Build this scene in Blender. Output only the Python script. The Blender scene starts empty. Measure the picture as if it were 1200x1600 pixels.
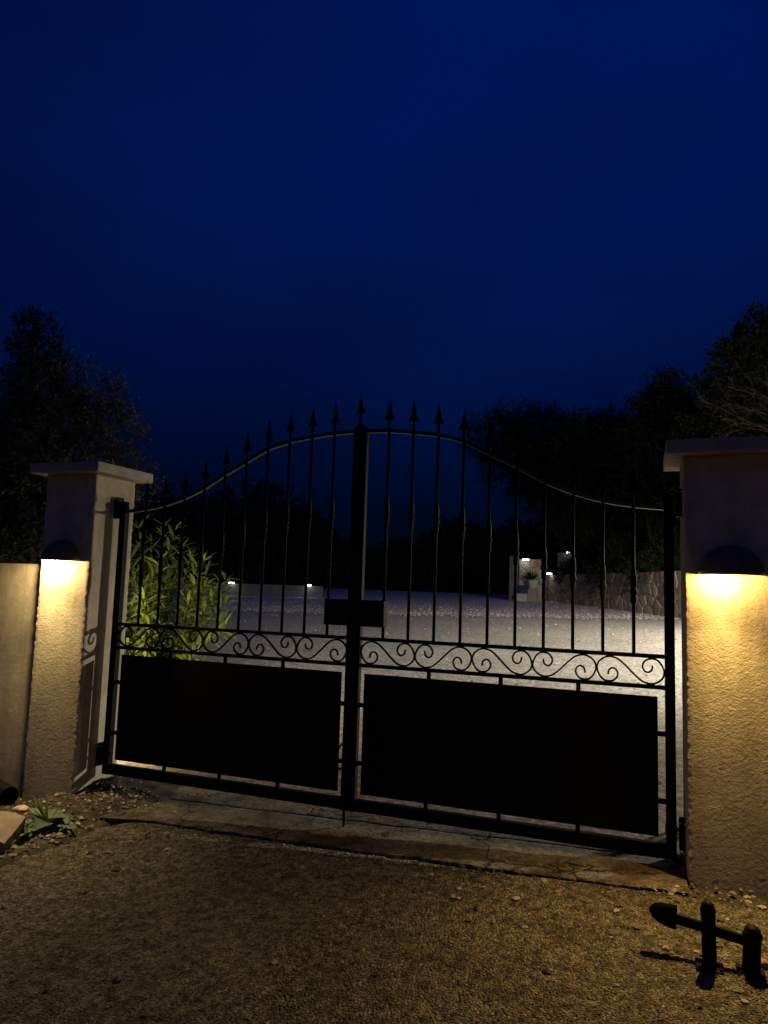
import bpy, bmesh, math, random
import numpy as np
from mathutils import Vector, Matrix, noise

random.seed(7)
rng = np.random.default_rng(11)
sc = bpy.context.scene
col = sc.collection

# ------------------------------------------------------------------ camera
cam = bpy.data.cameras.new('camera')
camo = bpy.data.objects.new('camera', cam)
col.objects.link(camo)
CR = Vector((0.93937, 0.34142, 0.03179)); CU = Vector((0.00517, -0.10679, 0.99427)); CF = Vector((-0.34286, 0.93383, 0.10208))
M = Matrix((CR, CU, -CF)).transposed().to_4x4()
M.translation = Vector((1.5682, -3.8428, 1.3389))
camo.matrix_world = M
cam.sensor_fit = 'VERTICAL'; cam.sensor_height = 36.0; cam.lens = 1110 / 1600 * 36
cam.clip_start = 0.05; cam.clip_end = 2000
sc.camera = camo
sc.render.resolution_x = 768; sc.render.resolution_y = 1024
# ------------------------------------------------------------------ world: late blue hour, thin cloud
w = bpy.data.worlds.new('World'); sc.world = w; w.use_nodes = True
nt = w.node_tree; nt.nodes.clear()
def N(tree, t, **kw):
    n = tree.nodes.new(t)
    for k, v in kw.items(): setattr(n, k, v)
    return n
sky = N(nt, 'ShaderNodeTexSky'); sky.sky_type = 'NISHITA'; sky.sun_disc = False
SUN_EL, SUN_ROT = math.radians(2.0), math.radians(180)
sky.sun_elevation = SUN_EL; sky.sun_rotation = SUN_ROT
sky.air_density = 1.0; sky.dust_density = 0.3; sky.ozone_density = 5.0
tc = N(nt, 'ShaderNodeTexCoord')
mp = N(nt, 'ShaderNodeMapping'); mp.inputs['Scale'].default_value = (1.0, 1.0, 2.2)
ns = N(nt, 'ShaderNodeTexNoise'); ns.inputs['Scale'].default_value = 1.9; ns.inputs['Detail'].default_value = 4; ns.inputs['Roughness'].default_value = 0.45
cr = N(nt, 'ShaderNodeMapRange'); cr.inputs['From Min'].default_value = 0.3; cr.inputs['From Max'].default_value = 0.72
cr.inputs['To Min'].default_value = 0.74; cr.inputs['To Max'].default_value = 1.26
tint = N(nt, 'ShaderNodeMix', data_type='RGBA', blend_type='MULTIPLY'); tint.inputs[0].default_value = 1
cl = N(nt, 'ShaderNodeMix', data_type='RGBA', blend_type='MULTIPLY'); cl.inputs[0].default_value = 1
SKY_TINT = (0.05, 0.29, 0.95, 1)
SKY_STR = 0.055
tint.inputs[7].default_value = SKY_TINT
bg = N(nt, 'ShaderNodeBackground'); bg.inputs['Strength'].default_value = SKY_STR
ow = N(nt, 'ShaderNodeOutputWorld')
L = nt.links.new
L(tc.outputs['Generated'], mp.inputs['Vector']); L(mp.outputs[0], ns.inputs['Vector']); L(ns.outputs['Fac'], cr.inputs['Value'])
L(sky.outputs[0], tint.inputs[6]); L(tint.outputs[2], cl.inputs[6]); L(cr.outputs[0], cl.inputs[7])
sz = N(nt, 'ShaderNodeSeparateXYZ'); L(tc.outputs['Generated'], sz.inputs[0])
bank = N(nt, 'ShaderNodeMapRange'); bank.interpolation_type = 'SMOOTHSTEP'   # low cloud bank thins out towards the zenith
for k_, v_ in (('From Min', 0.08), ('From Max', 0.80), ('To Min', 0.21), ('To Max', 2.15)): bank.inputs[k_].default_value = v_
L(sz.outputs[2], bank.inputs['Value'])
cb = N(nt, 'ShaderNodeMix', data_type='RGBA', blend_type='MULTIPLY'); cb.inputs[0].default_value = 1
L(cl.outputs[2], cb.inputs[6]); L(bank.outputs[0], cb.inputs[7]); L(cb.outputs[2], bg.inputs['Color']); L(bg.outputs[0], ow.inputs['Surface'])
# faint warm fill, added low behind the camera to offset the blue sky light
sl = bpy.data.lights.new('sun_fill', 'SUN'); sl.energy = 0.024; sl.angle = math.radians(25); sl.color = (1.0, 0.68, 0.24)
so = bpy.data.objects.new('sun_fill', sl); col.objects.link(so); so.rotation_euler = (math.pi / 2 - SUN_EL, 0, math.pi - SUN_ROT)
# ------------------------------------------------------------------ exposure
vs = sc.view_settings
vs.view_transform = 'Standard'; vs.look = 'None'; vs.exposure = 0.0; vs.gamma = 1.0; vs.use_curve_mapping = False
try:
    sc.cycles.max_bounces = 6; sc.cycles.sample_clamp_indirect = 3.0
except Exception: pass
# lamp powers / colours
P_RIGHT, C_RIGHT = 11.0, (1.0, 0.66, 0.22)
P_LEFT, C_LEFT = 22.0, (1.0, 0.74, 0.36)
P_COURT, C_COURT = 3500.0, (1.0, 0.89, 0.72)
P_OLEANDER = 23.0

# ------------------------------------------------------------------ materials
def mat(name, build):
    m = bpy.data.materials.new(name); m.use_nodes = True
    t = m.node_tree; b = t.nodes['Principled BSDF']
    build(t, b); return m
def ramp(t, fac, stops):
    r = N(t, 'ShaderNodeValToRGB'); e = r.color_ramp.elements
    while len(e) < len(stops): e.new(0.5)
    for i, (p, c) in enumerate(stops): e[i].position = p; e[i].color = (*c, 1)
    t.links.new(fac, r.inputs[0]); return r.outputs[0]
def noisen(t, scale, detail=4, rough=0.55, vec=None, dist=0):
    n = N(t, 'ShaderNodeTexNoise'); n.inputs['Scale'].default_value = scale; n.inputs['Detail'].default_value = detail
    n.inputs['Roughness'].default_value = rough; n.inputs['Distortion'].default_value = dist
    if vec is not None: t.links.new(vec, n.inputs['Vector'])
    return n
def ocoord(t): return N(t, 'ShaderNodeTexCoord').outputs['Object']
def gcoord(t): return N(t, 'ShaderNodeNewGeometry').outputs['Position']
def bump(t, b, h, strength, dist):
    n = N(t, 'ShaderNodeBump'); n.inputs['Strength'].default_value = strength; n.inputs['Distance'].default_value = dist
    t.links.new(h, n.inputs['Height']); t.links.new(n.outputs[0], b.inputs['Normal']); return n
def mixc(t, fac, a, bb, mode='MIX'):
    m = N(t, 'ShaderNodeMix', data_type='RGBA', blend_type=mode)
    for s, v in ((0, fac), (6, a), (7, bb)):
        if hasattr(v, 'is_linked'): t.links.new(v, m.inputs[s])
        else: m.inputs[s].default_value = v if not isinstance(v, tuple) else (*v, 1)
    return m.outputs[2]

def b_stucco(t, b):
    v = gcoord(t)
    big = noisen(t, 2.2, 5, 0.6, v); fine = noisen(t, 130, 3, 0.6, v); mid = noisen(t, 14, 4, 0.6, v)
    c = ramp(t, big.outputs[0], [(0.3, (0.50, 0.43, 0.30)), (0.6, (0.62, 0.545, 0.39)), (0.8, (0.66, 0.59, 0.43))])
    c2 = ramp(t, mid.outputs[0], [(0.3, (0.80, 0.77, 0.73)), (0.6, (1, 1, 1))])
    c = mixc(t, 1.0, c, c2, 'MULTIPLY')
    mpg = N(t, 'ShaderNodeMapping'); mpg.inputs['Scale'].default_value = (16, 16, 0.7); t.links.new(v, mpg.inputs['Vector'])
    stk = noisen(t, 1.0, 5, 0.6, mpg.outputs[0])
    c = mixc(t, 1.0, c, ramp(t, stk.outputs[0], [(0.36, (0.88, 0.865, 0.84)), (0.52, (1, 1, 1))]), 'MULTIPLY')
    # rising damp and splash dirt at the foot: a stain that belongs to the render
    sep = N(t, 'ShaderNodeSeparateXYZ'); t.links.new(v, sep.inputs[0])
    ad = N(t, 'ShaderNodeMath', operation='MULTIPLY_ADD'); t.links.new(big.outputs[0], ad.inputs[0]); ad.inputs[1].default_value = -0.9; t.links.new(sep.outputs[2], ad.inputs[2])
    mr = N(t, 'ShaderNodeMapRange'); mr.inputs['From Min'].default_value = -0.45; mr.inputs['From Max'].default_value = 0.0; t.links.new(ad.outputs[0], mr.inputs['Value'])
    c = mixc(t, mr.outputs[0], mixc(t, 0.4, c, (0.25, 0.20, 0.12)), c)
    t.links.new(c, b.inputs['Base Color']); b.inputs['Roughness'].default_value = 0.95; b.inputs['Specular IOR Level'].default_value = 0.1
    bump(t, b, fine.outputs[0], 0.5, 0.006)
M_stucco = mat('stucco', b_stucco)
def b_cap(t, b):
    v = gcoord(t); n = noisen(t, 9, 6, 0.65, v); f = noisen(t, 120, 2, 0.5, v)
    t.links.new(ramp(t, n.outputs[0], [(0.3, (0.36, 0.31, 0.25)), (0.7, (0.52, 0.46, 0.37))]), b.inputs['Base Color'])
    b.inputs['Roughness'].default_value = 0.9; bump(t, b, f.outputs[0], 0.3, 0.004)
M_cap = mat('cap_concrete', b_cap)
def b_black(t, b):
    v = gcoord(t); n = noisen(t, 60, 3, 0.5, v)
    t.links.new(ramp(t, n.outputs[0], [(0.3, (0.005, 0.005, 0.005)), (0.7, (0.009, 0.0085, 0.008))]), b.inputs['Base Color'])
    b.inputs['Roughness'].default_value = 0.55; b.inputs['Specular IOR Level'].default_value = 0.065
    bump(t, b, n.outputs[0], 0.15, 0.002)
M_black = mat('black_iron_paint', b_black)
def b_rail(t, b):
    b_black(t, b); b.inputs['Roughness'].default_value = 0.32; b.inputs['Specular IOR Level'].default_value = 0.4
M_rail = mat('worn_black_iron', b_rail)
def b_panel(t, b):
    v = gcoord(t); n = noisen(t, 3, 4, 0.5, v)
    t.links.new(ramp(t, n.outputs[0], [(0.3, (0.005, 0.005, 0.005)), (0.7, (0.008, 0.0075, 0.007))]), b.inputs['Base Color'])
    b.inputs['Roughness'].default_value = 0.7; b.inputs['Specular IOR Level'].default_value = 0.08
M_panel = mat('black_sheet_metal', b_panel)
def b_simple(c, r=0.7, spec=0.3, var=0.25, sc_=20, metal=0.0):
    def f(t, b):
        n = noisen(t, sc_, 4, 0.6, gcoord(t))
        t.links.new(ramp(t, n.outputs[0], [(0.3, tuple(x * (1 - var) for x in c)), (0.7, tuple(min(1, x * (1 + var)) for x in c))]), b.inputs['Base Color'])
        b.inputs['Roughness'].default_value = r; b.inputs['Specular IOR Level'].default_value = spec; b.inputs['Metallic'].default_value = metal
    return f
M_dome = mat('lamp_housing', b_simple((0.17, 0.115, 0.07), 0.45, 0.4))
M_reflector = mat('lamp_reflector', b_simple((0.75, 0.72, 0.66), 0.6, 0.2, 0.05))
M_screw = mat('zinc_screw', b_simple((0.7, 0.7, 0.7), 0.3, 0.5, 0.1, 50, 0.8))
M_whitewall = mat('white_render', b_simple((0.42, 0.41, 0.40), 0.9, 0.1, 0.12, 4))
M_dimwall = mat('dimmed_white_render', b_simple((0.13, 0.13, 0.135), 0.9, 0.1, 0.15, 4))  # white render, dimmed in colour to show the far walls unlit
M_earth = mat('earth', b_simple((0.055, 0.045, 0.03), 0.95, 0.1, 0.4, 9))
M_bark = mat('bark', b_simple((0.045, 0.036, 0.027), 0.9, 0.1, 0.4, 25))
M_twig = mat('pale_twig', b_simple((0.24, 0.21, 0.17), 0.85, 0.1, 0.25, 40))
M_pot = mat('terracotta_pale', b_simple((0.26, 0.21, 0.15), 0.9, 0.1, 0.2, 14))
M_blue = mat('dark_blue_plastic', b_simple((0.02, 0.025, 0.09), 0.5, 0.3, 0.1))
def emis(name, c, s):
    def f(t, b):
        b.inputs['Base Color'].default_value = (0.8, 0.8, 0.8, 1); b.inputs['Emission Color'].default_value = (*c, 1); b.inputs['Emission Strength'].default_value = s
    return mat(name, f)
M_bulbR = emis('warm_bulb', (1.0, 0.85, 0.55), 12)
M_bulbW = emis('cool_white_lamp', (0.95, 0.98, 1.0), 9)

def b_leaf(c1, c2, rough=0.45, trans=0.0, spec=0.4):
    def f(t, b):
        oi = N(t, 'ShaderNodeObjectInfo'); n = noisen(t, 7, 2, 0.5, gcoord(t))
        ad = N(t, 'ShaderNodeMath', operation='MULTIPLY_ADD'); ad.inputs[1].default_value = 0.45; t.links.new(oi.outputs['Random'], ad.inputs[0])
        m2 = N(t, 'ShaderNodeMath', operation='MULTIPLY'); m2.inputs[1].default_value = 0.6; t.links.new(n.outputs[0], m2.inputs[0]); t.links.new(m2.outputs[0], ad.inputs[2])
        t.links.new(ramp(t, ad.outputs[0], [(0.2, c1), (0.75, c2)]), b.inputs['Base Color'])
        b.inputs['Roughness'].default_value = rough; b.inputs['Specular IOR Level'].default_value = spec
        if trans:
            tr = N(t, 'ShaderNodeBsdfTranslucent'); tr.inputs[0].default_value = (*[x * 1.2 for x in c2], 1)
            mx = N(t, 'ShaderNodeMixShader'); mx.inputs[0].default_value = trans
            out = t.nodes['Material Output']
            t.links.new(b.outputs[0], mx.inputs[1]); t.links.new(tr.outputs[0], mx.inputs[2]); t.links.new(mx.outputs[0], out.inputs[0])
    return f
M_ole = mat('oleander_leaf', b_leaf((0.06, 0.10, 0.016), (0.20, 0.25, 0.04), 0.5, 0.2))
M_olive = mat('olive_leaf', b_leaf((0.012, 0.017, 0.013), (0.048, 0.056, 0.05), 0.6, 0, 0.12))
M_dark = mat('dark_foliage', b_leaf((0.011, 0.016, 0.010), (0.022, 0.029, 0.017), 0.7, 0, 0.06))
M_weed = mat('weed_leaf', b_leaf((0.05, 0.085, 0.03), (0.11, 0.15, 0.06), 0.6, 0.1))

def b_drive(t, b):
    v = gcoord(t)
    n1 = noisen(t, 95, 3, 0.65, v); n2 = noisen(t, 1.3, 5, 0.6, v); n3 = noisen(t, 22, 4, 0.6, v)
    vo = N(t, 'ShaderNodeTexVoronoi'); vo.inputs['Scale'].default_value = 105; t.links.new(v, vo.inputs['Vector'])
    c = ramp(t, vo.outputs['Color'], [(0.1, (0.085, 0.070, 0.044)), (0.5, (0.235, 0.198, 0.125)), (0.9, (0.42, 0.36, 0.24))])
    c = mixc(t, 1.0, c, ramp(t, n2.outputs[0], [(0.3, (0.62, 0.60, 0.58)), (0.65, (1, 1, 1))]), 'MULTIPLY')
    c = mixc(t, 1.0, c, ramp(t, n3.outputs[0], [(0.32, (0.32, 0.30, 0.27)), (0.62, (1.15, 1.15, 1.15))]), 'MULTIPLY')
    t.links.new(c, b.inputs['Base Color']); b.inputs['Roughness'].default_value = 0.85; b.inputs['Specular IOR Level'].default_value = 0.25
    ad = N(t, 'ShaderNodeMath', operation='MULTIPLY_ADD'); t.links.new(vo.outputs['Distance'], ad.inputs[0]); ad.inputs[1].default_value = -1.2; t.links.new(n1.outputs[0], ad.inputs[2])
    bump(t, b, ad.outputs[0], 1.0, 0.016)
M_drive = mat('exposed_aggregate', b_drive)
def b_thresh(t, b):
    v = gcoord(t); n1 = noisen(t, 90, 4, 0.7, v); n2 = noisen(t, 3.2, 6, 0.65, v); n3 = noisen(t, 28, 5, 0.7, v)
    vo = N(t, 'ShaderNodeTexVoronoi'); vo.inputs['Scale'].default_value = 75; t.links.new(v, vo.inputs['Vector'])
    wv = mixc(t, 0.35, v, noisen(t, 3.0, 4, 0.6, v).outputs['Color'])
    ck = N(t, 'ShaderNodeTexVoronoi', feature='DISTANCE_TO_EDGE'); ck.inputs['Scale'].default_value = 2.3; t.links.new(wv, ck.inputs['Vector'])
    crack = N(t, 'ShaderNodeMapRange'); crack.inputs['From Min'].default_value = 0.0; crack.inputs['From Max'].default_value = 0.014; t.links.new(ck.outputs['Distance'], crack.inputs['Value'])
    c = ramp(t, n2.outputs[0], [(0.34, (0.075, 0.055, 0.036)), (0.50, (0.185, 0.158, 0.115)), (0.7, (0.28, 0.245, 0.185))])
    c = mixc(t, 1.0, c, ramp(t, n3.outputs[0], [(0.3, (0.45, 0.42, 0.38)), (0.6, (1, 1, 1))]), 'MULTIPLY')
    c = mixc(t, 1.0, c, ramp(t, vo.outputs['Color'], [(0.1, (0.6, 0.58, 0.55)), (0.9, (1.25, 1.22, 1.18))]), 'MULTIPLY')
    # rust-brown patch in front of the drop bolt
    mpp = N(t, 'ShaderNodeMapping'); mpp.inputs['Location'].default_value = (-0.05, 1.25, 0); mpp.inputs['Scale'].default_value = (3.2, 5.5, 0.0); t.links.new(v, mpp.inputs['Vector'])
    ln = N(t, 'ShaderNodeVectorMath', operation='LENGTH'); t.links.new(mpp.outputs[0], ln.inputs[0])
    rs = N(t, 'ShaderNodeMapRange'); rs.inputs['From Min'].default_value = 0.35; rs.inputs['From Max'].default_value = 1.0; t.links.new(ln.outputs['Value'], rs.inputs['Value'])
    c = mixc(t, 1.0, c, (1.25, 1.25, 1.22), 'MULTIPLY')
    c = mixc(t, rs.outputs[0], mixc(t, 1.0, c, (0.62, 0.40, 0.24), 'MULTIPLY'), c)
    c = mixc(t, crack.outputs[0], (0.02, 0.016, 0.012), c)
    t.links.new(c, b.inputs['Base Color']); b.inputs['Roughness'].default_value = 0.9; b.inputs['Specular IOR Level'].default_value = 0.15
    ad = N(t, 'ShaderNodeMath', operation='MULTIPLY_ADD'); t.links.new(crack.outputs[0], ad.inputs[0]); ad.inputs[1].default_value = 0.9; t.links.new(n1.outputs[0], ad.inputs[2])
    bump(t, b, ad.outputs[0], 1.0, 0.02)
M_thresh = mat('worn_concrete', b_thresh)
def b_court(t, b):
    v = gcoord(t)
    vo = N(t, 'ShaderNodeTexVoronoi'); vo.inputs['Scale'].default_value = 30; t.links.new(v, vo.inputs['Vector'])
    n2 = noisen(t, 0.8, 5, 0.6, v); n1 = noisen(t, 60, 3, 0.6, v)
    c = ramp(t, vo.outputs['Color'], [(0.05, (0.17, 0.155, 0.135)), (0.5, (0.41, 0.385, 0.34)), (0.95, (0.66, 0.63, 0.57))])
    c = mixc(t, 1.0, c, ramp(t, n2.outputs[0], [(0.3, (0.78, 0.77, 0.76)), (0.65, (1, 1, 1))]), 'MULTIPLY')
    # colour turns browner and darker towards the gate, with a noisy blend
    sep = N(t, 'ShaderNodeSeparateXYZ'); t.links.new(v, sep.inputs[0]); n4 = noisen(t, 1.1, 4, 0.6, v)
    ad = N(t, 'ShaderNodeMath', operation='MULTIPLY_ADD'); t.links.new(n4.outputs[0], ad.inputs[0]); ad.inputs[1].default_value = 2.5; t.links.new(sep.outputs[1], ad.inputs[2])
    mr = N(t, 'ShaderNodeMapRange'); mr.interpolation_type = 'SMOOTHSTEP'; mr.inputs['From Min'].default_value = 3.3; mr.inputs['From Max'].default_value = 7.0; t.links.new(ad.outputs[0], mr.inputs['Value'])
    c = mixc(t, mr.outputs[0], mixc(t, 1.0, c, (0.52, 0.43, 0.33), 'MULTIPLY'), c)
    t.links.new(c, b.inputs['Base Color']); b.inputs['Roughness'].default_value = 0.9; b.inputs['Specular IOR Level'].default_value = 0.2
    bump(t, b, n1.outputs[0], 0.8, 0.012)
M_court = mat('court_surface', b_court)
M_gravel = mat('gravel', b_simple((0.50, 0.46, 0.41), 0.9, 0.15, 0.35, 30))
def b_pebble(t, b):
    n = N(t, 'ShaderNodeNewGeometry')
    t.links.new(ramp(t, n.outputs['Random Per Island'], [(0.0, (0.14, 0.13, 0.12)), (0.5, (0.48, 0.45, 0.41)), (1.0, (0.80, 0.77, 0.72))]), b.inputs['Base Color'])
    b.inputs['Roughness'].default_value = 0.8
M_pebble = mat('pebble', b_pebble)
def b_rub(t, b):
    n = N(t, 'ShaderNodeNewGeometry')
    t.links.new(ramp(t, n.outputs['Random Per Island'], [(0.0, (0.05, 0.04, 0.03)), (0.6, (0.20, 0.16, 0.11)), (1.0, (0.45, 0.38, 0.29))]), b.inputs['Base Color'])
    b.inputs['Roughness'].default_value = 0.85
M_rubble = mat('rubble', b_rub)
M_stoneP = mat('pale_stone', b_simple((0.46, 0.37, 0.27), 0.85, 0.15, 0.3, 30))
M_stoneR = mat('reddish_stone', b_simple((0.36, 0.22, 0.14), 0.85, 0.15, 0.35, 35))
def b_wstone(t, b):
    oi = N(t, 'ShaderNodeObjectInfo'); n = noisen(t, 9, 5, 0.65, gcoord(t)); f = noisen(t, 45, 3, 0.6, gcoord(t))
    c = ramp(t, oi.outputs['Random'], [(0.0, (0.24, 0.20, 0.16)), (0.35, (0.36, 0.31, 0.25)), (0.7, (0.42, 0.35, 0.27)), (1.0, (0.30, 0.22, 0.165))])
    c = mixc(t, 1.0, c, ramp(t, n.outputs[0], [(0.3, (0.6, 0.58, 0.56)), (0.65, (1.1, 1.1, 1.1))]), 'MULTIPLY')
    t.links.new(c, b.inputs['Base Color']); b.inputs['Roughness'].default_value = 0.9; bump(t, b, f.outputs[0], 0.6, 0.02)
M_wstone = mat('wall_stone', b_wstone)
M_mortar = mat('mortar', b_simple((0.27, 0.24, 0.20), 0.95, 0.1, 0.2, 20))

# ------------------------------------------------------------------ helpers
def wloc(o):
    p = Vector((0, 0, 0))
    while o is not None: p += o.location; o = o.parent
    return p
def obj(name, verts, faces, m, parent=None, smooth=False, origin=None):
    """mesh object from WORLD coordinates; origin (world) is where its own origin sits"""
    base = Vector(origin) if origin is not None else (wloc(parent) if parent else Vector((0, 0, 0)))
    v = np.asarray(verts, float) - np.array(base)
    me = bpy.data.meshes.new(name); me.from_pydata(v.tolist(), [], [list(f) for f in faces]); me.update()
    if smooth: me.polygons.foreach_set('use_smooth', [True] * len(me.polygons))
    me.materials.append(m)
    o = bpy.data.objects.new(name, me); col.objects.link(o)
    o.location = base - (wloc(parent) if parent else Vector((0, 0, 0)))
    if parent: o.parent = parent
    return o
def share(name, me, loc, parent=None, rz=0.0):
    o = bpy.data.objects.new(name, me); col.objects.link(o)
    o.location = Vector(loc) - (wloc(parent) if parent else Vector((0, 0, 0))); o.rotation_euler = (0, 0, rz)
    if parent: o.parent = parent
    return o
def thing(name, loc, label, cat, group=None):
    o = bpy.data.objects.new(name, None); col.objects.link(o); o.location = loc; o.empty_display_size = 0.1
    return tag(o, label, cat, group)
def tag(o, label, cat, group=None, kind=None):
    if label: o['label'] = label
    if cat: o['category'] = cat
    if group: o['group'] = group
    if kind: o['kind'] = kind
    return o
class MB:
    def __init__(s): s.v = []; s.f = []
    def add(s, v, f):
        n = len(s.v); s.v += [tuple(map(float, p)) for p in v]; s.f += [tuple(i + n for i in q) for q in f]; return s
    def box(s, x0, x1, y0, y1, z0, z1, bv=0.0):
        if bv <= 0:
            return s.add([(x0, y0, z0), (x1, y0, z0), (x1, y1, z0), (x0, y1, z0), (x0, y0, z1), (x1, y0, z1), (x1, y1, z1), (x0, y1, z1)],
                         [(3, 2, 1, 0), (4, 5, 6, 7), (0, 1, 5, 4), (1, 2, 6, 5), (2, 3, 7, 6), (3, 0, 4, 7)])
        bm = bmesh.new(); bmesh.ops.create_cube(bm, size=1)
        for q in bm.verts: q.co = Vector(((x0 + x1) / 2 + q.co.x * (x1 - x0), (y0 + y1) / 2 + q.co.y * (y1 - y0), (z0 + z1) / 2 + q.co.z * (z1 - z0)))
        bmesh.ops.bevel(bm, geom=bm.edges[:], offset=bv, segments=2, affect='EDGES', profile=0.5)
        bm.verts.index_update()
        s.add([q.co[:] for q in bm.verts], [[q.index for q in f.verts] for f in bm.faces]); bm.free(); return s
    def tube(s, pts, r, n=8, cap=True):
        pts = [Vector(p) for p in pts]; rs = r if isinstance(r, (list, tuple)) else [r] * len(pts)
        V = []; F = []; up = Vector((0.13, 0.97, 0.2)).normalized()
        for i, p in enumerate(pts):
            t = (pts[min(i + 1, len(pts) - 1)] - pts[max(i - 1, 0)]).normalized()
            a = t.cross(up)
            if a.length < 1e-3: a = t.cross(Vector((1, 0, 0)))
            a.normalize(); b2 = a.cross(t)
            for k in range(n):
                an = 2 * math.pi * k / n; V.append(p + (a * math.cos(an) + b2 * math.sin(an)) * rs[i])
        for i in range(len(pts) - 1):
            for k in range(n): F.append((i * n + k, i * n + (k + 1) % n, (i + 1) * n + (k + 1) % n, (i + 1) * n + k))
        if cap: F.append(tuple(range(n))[::-1]); F.append(tuple((len(pts) - 1) * n + k for k in range(n)))
        return s.add(V, F)
    def lathe(s, c, prof, n=12):   # prof: (r, z)
        V = []; F = []
        for r, z in prof:
            for k in range(n):
                a = 2 * math.pi * (k + 0.5) / n; V.append((c[0] + r * math.cos(a), c[1] + r * math.sin(a), c[2] + z))
        m = len(prof)
        for i in range(m - 1):
            for k in range(n): F.append((i * n + k, i * n + (k + 1) % n, (i + 1) * n + (k + 1) % n, (i + 1) * n + k))
        F.append(tuple(range(n))[::-1]); F.append(tuple((m - 1) * n + k for k in range(n)))
        return s.add(V, F)
    def build(s, name, m, parent=None, smooth=False, origin=None): return obj(name, s.v, s.f, m, parent, smooth, origin)

def fbm(x, y, z=0.0, o=3): return noise.fractal(Vector((x, y, z)), 1.0, 2.0, o)
def clampx(x): return max(-3.0, min(3.0, x))
def gfront(x): return -0.013 + 0.033 * clampx(x)
def ground(x, y):
    if y <= 0.25: return gfront(x)
    k = min((y - 0.25) / 8.0, 1.0)
    return gfront(x) * (1 - k) + 0.03 * min(y, 34.0) * 1.0 - 0.0075 * (1 - k)

def grid(xs, ys, fz, name, m, parent=None, kind='structure', smooth=True, fxy=None):
    V = []; nx, ny = len(xs), len(ys)
    for y in ys:
        for x in xs:
            X, Y = (x, y) if fxy is None else fxy(x, y)
            V.append((X, Y, fz(X, Y)))
    F = [(j * nx + i, j * nx + i + 1, (j + 1) * nx + i + 1, (j + 1) * nx + i) for j in range(ny - 1) for i in range(nx - 1)]
    o = obj(name, V, F, m, parent, smooth)
    if kind: o['kind'] = kind
    return o
lin = lambda a, b, n: [a + (b - a) * i / (n - 1) for i in range(n)]

# ------------------------------------------------------------------ ground
xs = [-900, -300, -120, -60, -40, -30] + lin(-22, 22, 45) + [30, 40, 60, 120, 300, 900]
ys = [-900, -200, -60, -25, -12, -6, -4, -2, -0.3, 0.25] + lin(1.25, 8.25, 8) + lin(10, 34, 13) + [36, 40, 50, 70, 120, 300, 900]
grid(xs, ys, lambda x, y: ground(x, y) - 0.045, 'ground', M_earth)

def edge_front(x): return -0.34 + 0.035 * fbm(x * 1.7, 3.1) + 0.012 * fbm(x * 9, 7.7)
def edge_left(y): return -1.30 + 0.05 * fbm(y * 2.3, 1.7) + 0.02 * fbm(y * 12, 5.5) + (0.12 * max(0, (y + 0.62) / 0.3) if y > -0.62 else 0)
# driveway in front of the gate: mapped grid whose far edge follows the broken threshold, left edge the verge
def drive_xy(u, v):
    y0 = -4.6
    x1 = 3.3
    y = y0 + (0 - y0) * v
    xl = edge_left(min(-0.35, -0.35 + y))
    x = xl + (x1 - xl) * u
    yf = edge_front(x) - 0.006 - 0.018 * max(0, fbm(x * 2.7, 21.0) + 0.2) - (0.0 if x < 1.72 else min(0.05, (x - 1.72) * 0.4))
    return x, y0 + (yf - y0) * v
def drive_z(x, y):
    lip = max(0.0, 1 - abs(y - edge_front(x)) / 0.03)
    return gfront(x) + 0.0035 * noise.noise(Vector((x * 48, y * 48, 0))) + 0.0045 * noise.noise(Vector((x * 90, y * 90, 3))) + 0.006 * fbm(x * 2.1, y * 2.1) - 0.010 * lip
us = [i / 540 for i in range(541)]
vv = [1 - (1 - i / 240) ** 1.0 for i in range(241)]
vv = [0.0, 0.1, 0.2, 0.28] + [0.34 + 0.66 * i / 380 for i in range(381)]
grid(us, vv, drive_z, 'driveway', M_drive, fxy=drive_xy)

# concrete threshold: two strips with an open joint under the gate
def strip(name, ya, yb, z_up, n, xl=-1.755):
    V = []; F = []; xsn = lin(xl, 1.745, 420); rows = n
    for j in range(-1, rows + 1):
        for x in xsn:
            a = ya(x); b_ = yb(x); t = min(max(j / (rows - 1), 0), 1)
            y = a + (b_ - a) * t
            z = gfront(x) + z_up + 0.004 * fbm(x * 6, y * 6) + 0.0015 * fbm(x * 45, y * 45, 0, 2)
            hole = 0.016 * max(0, 1 - math.hypot((x - 0.0) / 0.22, (y + 0.24) / 0.10)) + 0.0
            z -= hole
            if t < 0.12: z -= 0.004 * (1 - t / 0.12)
            if j == -1: z -= 0.05; y += 0.02
            if j == rows: z -= 0.05
            x2 = x + (0.06 * fbm(y * 6, 2.0) + 0.22 * (y + 0.05) if x < xl + 0.3 else 0) * max(0, 1 - (x - xl) / 0.3)
            V.append((x2, y, z))
    nx = len(xsn)
    for j in range(rows + 1):
        for i in range(nx - 1): F.append((j * nx + i, j * nx + i + 1, (j + 1) * nx + i + 1, (j + 1) * nx + i))
    o = obj(name, V, F, M_thresh, None, True); o['kind'] = 'structure'; return o
joint = lambda x: 0.062 + 0.004 * fbm(x * 3, 9.0)
strip('threshold', lambda x: edge_front(x) + 0.008 * fbm(x * 24, 1.0), lambda x: joint(x) - 0.007, 0.009, 40, -1.33)
strip('threshold_inner', lambda x: joint(x) + 0.007, lambda x: 0.30 + 0.0 * x, 0.011, 20, -1.42)

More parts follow.
